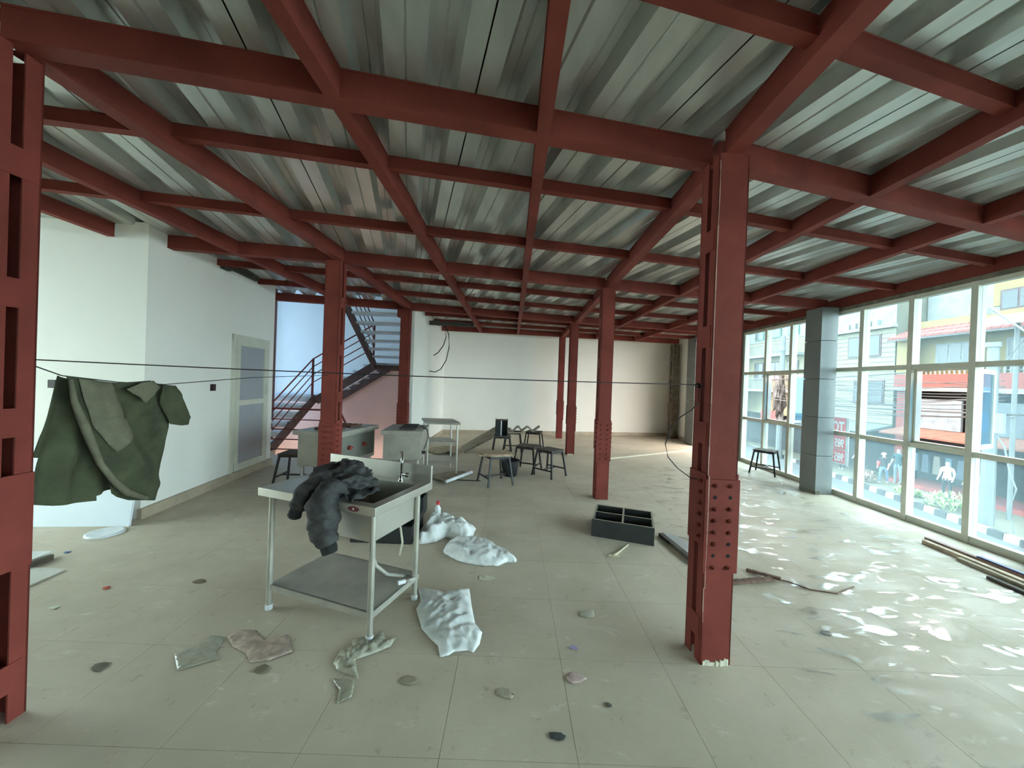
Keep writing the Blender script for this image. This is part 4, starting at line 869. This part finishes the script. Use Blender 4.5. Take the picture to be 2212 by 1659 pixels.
# left side: white board, tiles, lid
wb = MB(); 
wb.hexa([(-5.2, 3.66, 0.0), (-3.89, 3.80, 0.0), (-3.89, 3.825, 0.0), (-5.2, 3.685, 0.0)], [(-5.2, 3.775, 0.80), (-3.90, 3.925, 0.80), (-3.90, 3.95, 0.80), (-5.2, 3.80, 0.80)])
single('white_board', wb, mat('glossy_white_board', (226, 234, 240), 0.25, 0, 0.02), 'glossy white board leaning against the left wall behind the green shirt', 'board')
single('plastic_plate', MB().lathe((-3.93, 3.62, 0.0), [(0.0, 0.012), (0.10, 0.012), (0.125, 0.02), (0.14, 0.016), (0.145, 0.0), (0, 0.0)], 28), WPLAST, 'round white plastic plate on the floor near the left wall', 'plate', smooth=True)
def tilep(pts, z0, th, lab, m_):
    n_ = len(pts); mb = MB(); mb.add([(x, y, z0 + dz) for x, y, dz in pts] + [(x, y, z0 + dz + th) for x, y, dz in pts], [tuple(range(n_ - 1, -1, -1)), tuple(range(n_, 2 * n_))] + [(i, (i + 1) % n_, n_ + (i + 1) % n_, n_ + i) for i in range(n_)])
    single('loose_tile', mb, m_, lab, 'tile', 'loose tiles by the left column')
LT = mat('glazed_beige_tile', (196, 192, 178), 0.35, 0, 0.05)
tilep([(-4.0, 2.62, 0), (-3.48, 2.66, 0), (-3.50, 2.94, 0), (-4.0, 2.95, 0)], 0.001, 0.012, 'lower beige floor tile lying loose beside the left column', LT)
tilep([(-4.3, 2.80, 0.02), (-3.86, 2.90, 0.02), (-3.84, 3.13, 0.045), (-4.28, 3.06, 0.045)], 0.0, 0.012, 'pale tile propped on top of the other loose tile', mat('glazed_white_tile', (214, 214, 208), 0.3))
tilep([(-3.83, 2.92, 0.0), (-3.80, 2.92, 0.0), (-3.79, 3.1, 0.0), (-3.82, 3.1, 0.0)], 0.0, 0.045, 'narrow dark wooden wedge under the propped pale tile', DARKW)
# small scraps on the floor
scr = [((-2.93, 2.72), 0.022, (198, 84, 60), 'small orange-red scrap on the floor left of the sink'), ((-3.82, 3.22), 0.02, (70, 98, 150), 'small blue scrap on the floor beyond the loose tiles'),
       ((-3.02, 2.48), 0.03, (205, 208, 190), 'small whitish chip on the floor left of the sink'), ((0.44, 2.28), 0.028, (170, 160, 200), 'tiny lilac scrap on the floor left of the near column'),
       ((0.02, 1.93), 0.045, (176, 166, 146), 'crumpled beige scrap on the front floor'), ((0.40, 2.04), 0.05, (196, 170, 164), 'flat pinkish scrap of paper near the near column'),
       ((0.27, 1.70), 0.03, (70, 74, 72), 'dark grey pebble of rubbish on the front floor'), ((-1.31, 2.02), 0.035, (118, 108, 90), 'brown crumb below the pinkish torn bag'),
       ((-2.18, 2.0), 0.04, (110, 104, 88), 'dark flake on the floor at far left front'), ((-0.5, 1.98), 0.035, (150, 140, 120), 'dull beige crumb in front of the clear wrapping'),
       ((0.55, 1.88), 0.018, (96, 92, 84), 'tiny dark crumb left of the near column foot'), ((2.2, 2.5), 0.03, (138, 132, 118), 'grey flake on the floor right of the near column'),
       ((-2.35, 2.85), 0.04, (120, 108, 90), 'brown flake on the floor between shirt and sink'), ((-0.15, 3.05), 0.05, (196, 190, 172), 'pale flake below the puffed bag'),
       ((0.6, 2.62), 0.05, (190, 184, 166), 'pale crumbled plaster bit left of the near column')]
for (x, y), s, c, lab in scr:
    ol = []; nn_ = 7
    for k in range(nn_): 
        a = 2 * math.pi * k / nn_; rr2 = s * random.uniform(0.6, 1.15); ol.append((x + rr2 * math.cos(a) * 1.3, y + rr2 * math.sin(a)))
    bag('floor_scrap', ol, s * 0.22, 30, int(abs(x * 100)), mat('scrap_%d_%d_%d' % c, c, 0.8), lab, 'scrap', max(0.008, s / 3))
single('plaster_bone', MB().tube([(1.02, 3.50, 0.012), (1.10, 3.60, 0.012), (1.25, 3.78, 0.012)], [0.016, 0.008, 0.007], 7).tube([(0.98, 3.52, 0.012), (1.08, 3.50, 0.012)], 0.012, 7), mat('pale_twig', (196, 184, 156), 0.8), 'pale twig-like stick on the floor in front of the black crate', 'stick')
# clear film on the floor by the glazing
NX, NY = 60, 110; fx0, fx1, fy0, fy1 = 1.75, 4.95, 0.9, 7.8
fmv = []
for j in range(NY + 1):
    for i in range(NX + 1):
        x = fx0 + (fx1 - fx0) * i / NX; y = fy0 + (fy1 - fy0) * j / NY
        fmv.append((x, y, 0.004 + 0.006 * (1 + noise.noise(Vector((x * 3.0, y * 5.0, 1)))) * 0.6 + 0.003 * (noise.noise(Vector((x * 8, y * 12, 4))) + 1)))
fmm = MB().add(fmv, [(j * (NX + 1) + i, j * (NX + 1) + i + 1, (j + 1) * (NX + 1) + i + 1, (j + 1) * (NX + 1) + i) for j in range(NY) for i in range(NX) if not (1.1 < fmv[j * (NX + 1) + i][0] < 1.42)])
single('protective_film', fmm, FILM, 'thin clear wrinkled plastic film covering the floor near the glazing', 'plastic film', smooth=True)

# ------------------------------------------------------------------ street outside
ZG = -3.1
ASPH = mat('grey_asphalt', (62, 62, 62), 0.85, 0, 0.12, 2)
PAVE = mat('dusty_pavement', (86, 81, 68), 0.85, 0, 0.12, 1.2)
CREAM = mat('cream_wall_paint', (103, 101, 86), 0.8, 0, 0.06, 2); CREAMD = mat('cream_wall_joint', (75, 74, 62), 0.85)
YEL = mat('ochre_yellow_wall', (105, 91, 55), 0.8, 0, 0.06, 2); REDB = mat('coral_red_band', (103, 43, 37), 0.75, 0, 0.08, 3)
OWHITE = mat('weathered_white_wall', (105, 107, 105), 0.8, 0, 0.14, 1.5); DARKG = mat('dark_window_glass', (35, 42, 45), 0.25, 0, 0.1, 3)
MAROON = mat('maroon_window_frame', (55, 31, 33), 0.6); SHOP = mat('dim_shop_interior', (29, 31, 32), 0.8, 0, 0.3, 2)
TILE = mat('terracotta_roof_tile', (105, 55, 49), 0.8, 0, 0.15, 6); GREYM = mat('grey_galvanised_pole', (82, 85, 85), 0.6, 0, 0.08, 3)
struct('floor_street', MB().box(-40, 60, -40, 90, ZG - 0.3, ZG), ASPH)
def kx(y): return 16.72 + 0.198 * (y - 12.1)
struct('floor_pavement', MB().prism([(kx(2) + 0.18, 2), (30, 2), (30, 60), (kx(60) + 0.18, 60)], ZG, ZG + 0.14), PAVE)
kb = thing('kerb', 'black and white painted kerb along the far side of the street', 'kerb', (kx(18), 18, ZG))
KW = mat('white_kerb_paint', (115, 115, 112), 0.8); KB = mat('black_kerb_paint', (32, 32, 33), 0.8)
ang = math.atan2(0.198, 1)
kmesh = []
for m_ in (KW, KB):
    me = mesh_of(MB().hexa([(-0.09, 0.01, 0), (0.1, 0.01, 0), (0.1, 0.49, 0), (-0.09, 0.49, 0)], [(-0.07, 0.02, 0.24), (0.1, 0.02, 0.24), (0.1, 0.48, 0.24), (-0.07, 0.48, 0.24)]), 'kerb_block'); me.materials.append(m_); kmesh.append(me)
for k in range(42):
    y = 9.0 + 0.5 * k * math.cos(ang); link_mesh('kerb_block', kmesh[k % 2], kb, (kx(y) - kx(18), y - 18, 0), (0, 0, -ang))
# cream building with ribbed wall
XF = 21.0
bc = thing('cream_building', 'cream house with horizontal ribbed wall and dark windows across the street', 'building', (XF + 3, 23.4, ZG))
obj('wall', MB().box(XF, XF + 6, 20.36, 26.4, -0.1, 7.4), CREAMD, bc)
nb_ = 20; me = mesh_of(MB().hexa([(-0.03, 0, 0), (0.02, 0, 0), (0.02, 6.04, 0), (-0.03, 6.04, 0)], [(-0.03, 0, 0.24), (0.02, 0, 0.24), (0.02, 6.04, 0.24), (-0.03, 6.04, 0.24)]), 'wall_rib'); me.materials.append(CREAM)
for k in range(nb_): link_mesh('wall_rib', me, bc, (XF - (XF + 3) - 0.0, 20.36 - 23.4, 0.05 + k * 0.268 - ZG))
obj('upper_wall', MB().box(XF - 0.05, XF + 0.02, 20.36, 26.4, 5.62, 7.4), OWHITE, bc); obj('cornice', MB().box(XF - 0.3, XF, 20.3, 26.5, 5.42, 5.6), OWHITE, bc)
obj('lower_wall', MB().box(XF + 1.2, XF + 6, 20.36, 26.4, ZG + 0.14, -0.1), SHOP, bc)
def shop_window(root, y0, y1, z0, z1, x=XF, fm=MAROON, nm=2):
    fw = obj('window', MB().box(x - 0.07, x + 0.03, y0, y1, z0, z1), fm, root)
    n_ = nm; wdt = (y1 - y0 - 0.08 * (n_ + 1)) / n_
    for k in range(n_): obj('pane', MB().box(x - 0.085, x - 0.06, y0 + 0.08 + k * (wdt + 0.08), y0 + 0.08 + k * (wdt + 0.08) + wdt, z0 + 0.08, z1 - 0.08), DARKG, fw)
shop_window(bc, 21.13, 23.2, 3.86, 5.15); shop_window(bc, 20.85, 22.72, 1.1, 2.5); shop_window(bc, 24.3, 25.8, 3.86, 5.15); shop_window(bc, 24.3, 25.8, 1.1, 2.5)
obj('canopy', MB().hexa([(XF - 1.6, 20.4, -0.45), (XF, 20.4, -0.2), (XF, 26.4, -0.2), (XF - 1.6, 26.4, -0.45)], [(XF - 1.6, 20.4, -0.38), (XF, 20.4, 0.0), (XF, 26.4, 0.0), (XF - 1.6, 26.4, -0.38)]), mat('grey_tin_canopy', (81, 84, 84), 0.6), bc)
for k in range(5): obj('air_conditioner_row', MB().box(XF - 0.25, XF - 0.05, 21.2 + 0.45 * k, 21.5 + 0.45 * k, 5.62, 5.95), OWHITE, bc)
# yellow building with red roof and balcony
by = thing('yellow_building', 'yellow house with red tiled roof and coral balcony band across the street', 'building', (XF + 3, 16, ZG))
obj('wall', MB().box(XF + 0.6, XF + 6, 8.0, 20.3, 2.1, 5.6), YEL, by); obj('side_wall', MB().box(XF, XF + 0.6, 19.7, 20.3, 2.8, 4.8), YEL, by)
obj('balcony_band', MB().box(XF - 0.05, XF + 0.6, 8.0, 20.34, 2.1, 2.78), REDB, by); obj('balcony_slab', MB().box(XF - 0.25, XF + 0.6, 8.0, 20.3, 1.93, 2.1), OWHITE, by)
bme = mesh_of(MB().lathe((0, 0, 0), [(0.05, 0), (0.035, 0.06), (0.06, 0.16), (0.03, 0.3), (0.05, 0.36)], 8), 'baluster'); bme.materials.append(OWHITE)
for k in range(58): link_mesh('baluster', bme, by, (XF - (XF + 3), 8.2 + 0.2 * k - 16, 2.78 - ZG))
obj('balustrade_rail', MB().box(XF - 0.07, XF + 0.07, 8.0, 20.0, 3.14, 3.24), OWHITE, by)
for y in (19.55, 16.55, 13.4, 10.2): obj('balcony_post', MB().box(XF - 0.08, XF + 0.12, y, y + 0.24, 2.78, 4.65), YEL, by)
shop_window(by, 17.2, 18.9, 3.1, 4.35, XF + 0.6, OWHITE, 3); shop_window(by, 15.2, 16.2, 2.9, 4.35, XF + 0.6, OWHITE, 1); shop_window(by, 11.0, 13.0, 3.0, 4.3, XF + 0.6, OWHITE, 3)
obj('roof_board', MB().hexa([(XF - 0.55, 7.6, 4.56), (XF + 1.5, 7.6, 5.5), (XF + 1.5, 20.34, 5.5), (XF - 0.55, 20.34, 4.56)], [(XF - 0.55, 7.6, 4.66), (XF + 1.5, 7.6, 5.6), (XF + 1.5, 20.34, 5.6), (XF - 0.55, 20.34, 4.66)]), mat('grey_eave_board', (81, 78, 80), 0.8), by)
rt = mesh_of(MB().hexa([(0, 0.01, 0.0), (0.62, 0.01, 0.26), (0.62, 0.3, 0.26), (0, 0.3, 0.0)], [(0, 0.05, 0.11), (0.62, 0.05, 0.34), (0.62, 0.26, 0.34), (0, 0.26, 0.11)]), 'roof_tile'); rt.materials.append(TILE)
for r_ in range(4):
    for k in range(40):
        link_mesh('roof_tile', rt, by, (XF - 0.58 + 0.5 * r_ - (XF + 3), 7.7 + 0.315 * k - 16, 4.64 + 0.229 * r_ - ZG))
obj('upper_wall', MB().box(XF + 1.6, XF + 6, 8, 20.3, 5.5, 7.2), OWHITE, by); obj('upper_yellow_wall', MB().box(XF + 1.55, XF + 1.62, 13.6, 17.5, 6.0, 7.2), YEL, by)
shop_window(by, 14.4, 15.4, 6.2, 7.4, XF + 1.55, OWHITE, 1); shop_window(by, 15.9, 17.2, 5.75, 6.7, XF + 1.55, MAROON, 2)
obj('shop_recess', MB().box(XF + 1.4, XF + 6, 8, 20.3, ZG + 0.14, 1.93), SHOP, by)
for y in (20.0, 16.9, 13.9, 10.9): obj('shop_pier', MB().box(XF, XF + 0.4, y - 0.2, y + 0.2, ZG + 0.14, 1.93), REDB if y > 19 else OWHITE, by)
for y0, y1, c, nm in ((17.2, 19.7, (88, 96, 102), 'shop_sign'), (14.2, 16.6, (62, 68, 72), 'shop_sign'), (11.2, 13.6, (90, 56, 54), 'shop_sign')):
    obj(nm, MB().box(XF - 0.1, XF, y0, y1, 0.05, 1.5), mat('sign_%d' % c[0], c, 0.6, 0, 0.15, 3), by)
obj('canopy', MB().hexa([(XF - 1.3, 9, -0.35), (XF, 9, -0.05), (XF, 19.8, -0.05), (XF - 1.3, 19.8, -0.35)], [(XF - 1.3, 9, -0.27), (XF, 9, 0.05), (XF, 19.8, 0.05), (XF - 1.3, 19.8, -0.27)]), mat('rusty_canopy', (101, 62, 49), 0.8, 0, 0.2, 3), by)
obj('step', MB().box(XF - 0.6, XF + 1.4, 9, 20, ZG + 0.14, ZG + 0.34), mat('red_edged_step', (119, 52, 49), 0.8), by)
# far building on the left of the view
bf = thing('balcony_building', 'pale yellow house with white balcony railings seen left of the clad pillar', 'building', (XF + 3, 32, ZG))
obj('wall', MB().box(XF, XF + 6, 26.5, 40, -0.2, 7.8), mat('pale_yellow_wall', (107, 100, 78), 0.8, 0, 0.08, 1.5), bf); obj('lower_wall', MB().box(XF + 0.8, XF + 6, 26.5, 40, ZG + 0.14, -0.2), SHOP, bf)
obj('upper_wall', MB().box(XF - 0.05, XF, 26.5, 40, 5.7, 7.8), OWHITE, bf)
for z in (4.35, 1.6):
    obj('balcony_slab', MB().box(XF - 0.9, XF, 26.6, 33, z, z + 0.18), OWHITE, bf)
    for k in range(44): obj('rail_bar', MB().box(XF - 0.88, XF - 0.85, 26.65 + 0.145 * k, 26.68 + 0.145 * k, z + 0.18, z + 1.0), OWHITE, bf)
    obj('balcony_rail', MB().box(XF - 0.9, XF - 0.83, 26.6, 33, z + 1.0, z + 1.06), OWHITE, bf)
for y in (27.2, 29.0, 31.0): 
    shop_window(bf, y, y + 1.1, 2.5, 4.0, XF, MAROON, 2); shop_window(bf, y, y + 1.1, 5.9, 7.2, XF - 0.05, mat('green_frame', (56, 88, 75), 0.6), 1)
obj('brick_pier', MB().box(XF - 1.0, XF, 33.0, 33.9, ZG + 0.14, 8), mat('pink_brick', (133, 94, 84), 0.85, 0, 0.15, 6), bf)
obj('blue_sign', MB().box(XF - 1.1, XF - 0.95, 31.4, 32.6, 0.3, 1.5), mat('blue_sign', (65, 94, 119), 0.6), bf)
obj('red_sign', MB().box(XF - 0.5, XF - 0.4, 28.6, 30.4, -0.6, 0.1), mat('red_sign', (133, 40, 44), 0.6), bf)
# utility pole
up = thing('utility_pole', 'grey concrete utility pole with a rectangular plate across the street', 'pole', (17.55, 13.55, ZG))
obj('shaft', MB().tube([(17.55, 13.55, ZG), (17.55, 13.55, 3.62)], [0.2, 0.14], 10), GREYM, up)
obj('cap', MB().tube([(17.55, 13.55, 3.55), (17.55, 13.55, 3.72)], 0.19, 10), GREYM, up)
obj('meter_plate', MB().box(17.15, 17.25, 12.9, 13.8, 0.45, 1.15), mat('blue_grey_plate', (93, 108, 117), 0.6), up)
obj('lamp_arm', MB().tube([(17.55, 13.2, 3.0), (17.5, 12.6, 3.9), (17.4, 13.6, 5.0)], 0.035, 6), GREYM, up)
obj('lamp_head', MB().hexa([(17.2, 13.55, 4.75), (17.6, 13.55, 4.75), (17.6, 14.2, 4.85), (17.2, 14.2, 4.85)], [(17.25, 13.6, 4.9), (17.55, 13.6, 4.9), (17.55, 14.1, 5.0), (17.25, 14.1, 5.0)]), GREYM, up)
obj('loose_wire', MB().tube([(17.3, 13.2, 0.4), (17.3, 12.95, 0.0), (17.3, 12.8, -0.8), (17.3, 12.6, -1.4), (17.3, 12.75, -2.2), (17.3, 12.6, -2.9)], 0.025, 6), GREYM, up)
u2 = single('lamp_post', MB().tube([(19.2, 14.15, ZG), (19.2, 14.15, 4.6)], 0.07, 8), GREYM, 'thin grey post under the white awning across the street', 'post')
u3 = thing('utility_pole', 'pale concrete pole in front of the white balcony railings', 'pole', (19.2, 26.4, ZG))
obj('shaft', MB().tube([(19.2, 26.4, ZG), (19.2, 26.4, 5.6)], [0.22, 0.15], 10), GREYM, u3)
obj('cross_arm', MB().bar((19.0, 25.9, 4.6), (19.0, 27.1, 4.6), 0.08, 0.08), GREYM, u3); obj('tangled_wires', lump((19.1, 26.4, 1.2), (0.3, 0.3, 1.3), 0.6, 2.5, 5.0, sub=3), BLACKP, u3)
aw = MB().hexa([(18.2, 13.2, 4.45), (20.2, 13.2, 4.75), (20.2, 14.7, 4.75), (18.2, 14.7, 4.45)], [(18.5, 13.3, 4.85), (20.1, 13.3, 5.0), (20.1, 14.4, 5.0), (18.5, 14.4, 4.85)])
single('white_awning', aw, OWHITE, 'white sloping awning on a thin post across the street', 'awning')
rnd = random.Random(3)
for k in range(14):
    z0_ = rnd.uniform(0.1, 2.0); z1_ = z0_ + rnd.uniform(-0.9, 0.9); x0_ = 17.6 + rnd.uniform(-0.3, 0.9); sg = rnd.uniform(0.1, 0.5)
    a = Vector((x0_, 13.6, z0_ + 0.4)); b = Vector((x0_ + 1.4, 26.4, z1_ + 0.8))
    single('overhead_cable', MB().tube([a.lerp(b, t / 14) - Vector((0, 0, sg * 4 * (t / 14) * (1 - t / 14))) for t in range(15)], 0.018, 5), BLACKR, 'dark overhead cable sagging between the street poles', 'cable', 'overhead street cables')
for lab, a, b in (('upper bundle of cables crossing in front of the yellow house', (17.4, 9.0, 3.3), (18.4, 26.0, 2.5)), ('single pale cable crossing low in front of the yellow house', (17.2, 9.0, 1.35), (18.2, 26.0, 1.1))):
    a, b = Vector(a), Vector(b); single('overhead_cable', MB().tube([a.lerp(b, t / 14) - Vector((0, 0, 0.9 * (t / 14) * (1 - t / 14))) for t in range(15)], 0.035, 5), BLACKR, lab, 'cable')
# banner on the outside of the glazing, seen from behind
bn = thing('rental_banner', 'red and white banner with mirrored letters hanging outside behind the clad pillar', 'banner', (5.8, 6.8, 0.4))
obj('sheet', MB().box(5.80, 5.806, 6.34, 7.35, 0.40, 1.22), mat('white_banner', (191, 189, 191), 0.7), bn)
RB = mat('red_banner_print', (226, 36, 50), 0.7); 
for z0_, z1_ in ((0.90, 1.21), (0.665, 0.885), (0.42, 0.65)): obj('red_field', MB().box(5.794, 5.8, 6.40, 7.34, z0_, z1_), RB, bn)
def lettering(txt, y, z, size, parent):
    cu = bpy.data.curves.new('t', 'FONT'); cu.body = txt; cu.size = size; cu.extrude = 0.001; cu.offset = size * 0.02
    to = bpy.data.objects.new('t', cu); C.objects.link(to); dg = bpy.context.evaluated_depsgraph_get(); me = bpy.data.meshes.new_from_object(to.evaluated_get(dg)); bpy.data.objects.remove(to)
    # reads correctly from the street (+x side): text x runs towards +y when seen from +x, so it is mirrored from inside
    me.transform(Matrix(((0, 0, -1, 5.7925), (0.62, 0, 0, y), (0, 1, 0, z), (0, 0, 0, 1)))); me.transform(Matrix.Translation(-ORG[parent]))
    me.materials.append(mat('white_letters', (236, 232, 232), 0.7)); o = obj('lettering', None, None, parent, mesh=me); return o
lettering('TO', 6.43, 0.955, 0.27, bn); lettering('9851', 6.42, 0.70, 0.2, bn); lettering('9851', 6.42, 0.455, 0.2, bn)
# people and mannequins
SKIN = mat('skin', (176, 132, 108), 0.6); MANQ = mat('white_mannequin_plastic', (149, 147, 141), 0.5)
def figure(name, label, cat, x, y, hgt, face, skin_m, shirt_m, leg_m, stride=0.0, arm=0.12, group=None, z=ZG + 0.14):
    s = hgt / 1.72
    J = [((0, 0, 0.94), .13), ((0, 0, 1.12), .125), ((0, 0, 1.34), .15), ((0, 0, 1.46), .075), ((0, 0, 1.52), .055), ((0, 0.01, 1.60), .085), ((0, 0.01, 1.70), .06),
         ((.1, 0, .88), .10), ((.11, stride, .48), .07), ((.11, stride * 1.3 - abs(stride) * .3, .08), .045), ((.11, stride * 1.3 - abs(stride) * .3 + .12, .04), .04),
         ((-.1, 0, .88), .10), ((-.11, -stride, .48), .07), ((-.11, -stride * 1.8, .08), .045), ((-.11, -stride * 1.8 + .12, .04), .04),
         ((.19, 0, 1.40), .065), ((.24, -.02 - stride * .3, 1.14), .05), ((.25, arm - stride * .6, .90), .036), ((.25, arm + .05 - stride * .6, .82), .036),
         ((-.19, 0, 1.40), .065), ((-.24, -.02 + stride * .3, 1.14), .05), ((-.25, arm + stride * .6, .90), .036), ((-.25, arm + .05 + stride * .6, .82), .036)]
    E_ = [(0, 1), (1, 2), (2, 3), (3, 4), (4, 5), (5, 6), (0, 7), (7, 8), (8, 9), (9, 10), (0, 11), (11, 12), (12, 13), (13, 14), (2, 15), (15, 16), (16, 17), (17, 18), (2, 19), (19, 20), (20, 21), (21, 22)]
    me = bpy.data.meshes.new('fig'); me.from_pydata([Vector(j[0]) * s for j in J], E_, []); me.update()
    t_ = bpy.data.objects.new('fig', me); C.objects.link(t_)
    md = t_.modifiers.new('skin', 'SKIN'); md.use_smooth_shade = True
    for i, j in enumerate(J): me.skin_vertices[0].data[i].radius = (j[1] * s, j[1] * s * 0.85)
    me.skin_vertices[0].data[0].use_root = True
    t_.modifiers.new('sub', 'SUBSURF').levels = 1
    dg = bpy.context.evaluated_depsgraph_get(); dg.update(); bme_ = bpy.data.meshes.new_from_object(t_.evaluated_get(dg)); bpy.data.objects.remove(t_)
    bme_.materials.clear()
    for m_ in (skin_m, shirt_m, leg_m): bme_.materials.append(m_)
    for p in bme_.polygons:
        c = p.center / s; p.use_smooth = True
        if c.z > 1.47: k = 0
        elif abs(c.x) > 0.19 and c.z < 1.18: k = 0
        elif c.z > 0.93: k = 1
        elif c.z > 0.09: k = 2
        else: k = 0
        p.material_index = k
    t = thing(name, label, cat, (x, y, z), face, group, local=True)
    obj('body', None, None, t, mesh=bme_)
    return t, s
DK = mat('dark_cloth', (29, 31, 36), 0.9); JN = mat('blue_jeans', (82, 101, 126), 0.9); TEAL = mat('dark_teal_cloth', (31, 62, 65), 0.9); PALEJ = mat('pale_jeans', (101, 114, 124), 0.9); TANC = mat('tan_cloth', (133, 115, 86), 0.9); NAVY = mat('navy_cloth', (47, 58, 82), 0.9)
p_, s_ = figure('person', 'person walking in white cap, dark top and blue jeans with a red bag', 'person', 19.6, 19.36, 1.58, R(115), SKIN, DK, JN, 0.13)
obj('cap', MB().lathe((0, 0.02 * s_, 1.655 * s_), [(0.1 * s_, 0), (0.11 * s_, 0.03 * s_), (0.085 * s_, 0.08 * s_), (0, 0.1 * s_)], 12).box(-0.07 * s_, 0.07 * s_, 0.08 * s_, 0.2 * s_, 1.655 * s_, 1.67 * s_), WPLAST, p_)
obj('shoulder_bag', lump((0.2, -0.06, 1.0), (0.08, 0.14, 0.17), 0.15, 1.5, 2, sub=3), mat('coral_bag', (140, 65, 62), 0.8), p_)
figure('mannequin', 'shop mannequin in dark teal top and pale jeans behind the walking person', 'mannequin', 20.35, 19.35, 1.85, R(100), MANQ, TEAL, PALEJ)
figure('mannequin', 'shop mannequin in white vest and dark trousers left of the utility pole', 'mannequin', 19.85, 16.75, 1.72, R(100), MANQ, WPLAST, DK)
figure('mannequin', 'shop mannequin in tan top and navy trousers nearest the utility pole', 'mannequin', 19.9, 15.85, 1.72, R(80), MANQ, TANC, NAVY)
figure('mannequin', 'shop mannequin in pale green top beside the red banner', 'mannequin', 20.3, 22.55, 1.75, R(95), MANQ, mat('mint_cloth', (101, 136, 126), 0.9), DK)
figure('mannequin', 'pale blue dressed mannequin right of the red banner', 'mannequin', 20.3, 21.5, 1.7, R(85), MANQ, PALEJ, PALEJ)
# shop goods seen in the dim front
for k in range(7):
    y = 16.2 + 0.5 * k
    single('hanging_garment', MB().hexa([(XF + 0.2, y, -2.2), (XF + 0.3, y, -2.2), (XF + 0.3, y + 0.34, -2.2), (XF + 0.2, y + 0.34, -2.2)], [(XF + 0.2, y + 0.05, -1.3), (XF + 0.3, y + 0.05, -1.3), (XF + 0.3, y + 0.29, -1.3), (XF + 0.2, y + 0.29, -1.3)]), mat('garment_%d' % (k % 3), [(70, 84, 92), (96, 88, 80), (60, 66, 76)][k % 3], 0.9), 'dark garment hanging in the dim shop front under the canopy', 'garment', 'garments in the shop front')
def shrub(label, x, y, z, h, rad, n, col, seed):
    rn = random.Random(seed); mb = MB()
    for k in range(n):
        a = rn.uniform(0, 6.28); rr2 = rad * math.sqrt(rn.random()); hh = h * rn.uniform(0.15, 1) * (1 - 0.5 * rr2 / rad)
        c = Vector((x + rr2 * math.cos(a), y + rr2 * math.sin(a), z + hh)); l = rn.uniform(0.08, 0.16); dr = Vector((rn.uniform(-1, 1), rn.uniform(-1, 1), rn.uniform(0, 1))).normalized(); sd = dr.cross(Vector((0, 0, 1))).normalized() * l * 0.3
        mb.add([c - dr * l, c + sd + Vector((0, 0, 0.01)), c + dr * l, c - sd], [(0, 1, 2, 3)])
    t = thing('shrub', label, 'shrub', (x, y, z)); o = obj('foliage', mb, mat('leaf_%d' % seed, col, 0.7, 0, 0.25, 9), t); o['kind'] = 'stuff'
    st_ = MB()
    for k in range(5): st_.tube([(x, y, z), (x + rad * 0.5 * math.cos(k * 1.26), y + rad * 0.5 * math.sin(k * 1.26), z + h * 0.8)], 0.015, 5)
    obj('stems', st_, DARKW, t)
shrub('small dry reddish shrub on the pavement near the kerb', 18.9, 19.6, ZG + 0.14, 0.85, 0.4, 160, (124, 100, 88), 1)
shrub('sprawling green weeds by the kerb in front of the dim shop', 18.5, 15.3, ZG + 0.14, 0.8, 0.9, 420, (120, 150, 84), 2)
shrub('low green weeds farther along the kerb', 18.6, 17.2, ZG + 0.14, 0.5, 0.45, 260, (136, 156, 96), 4)
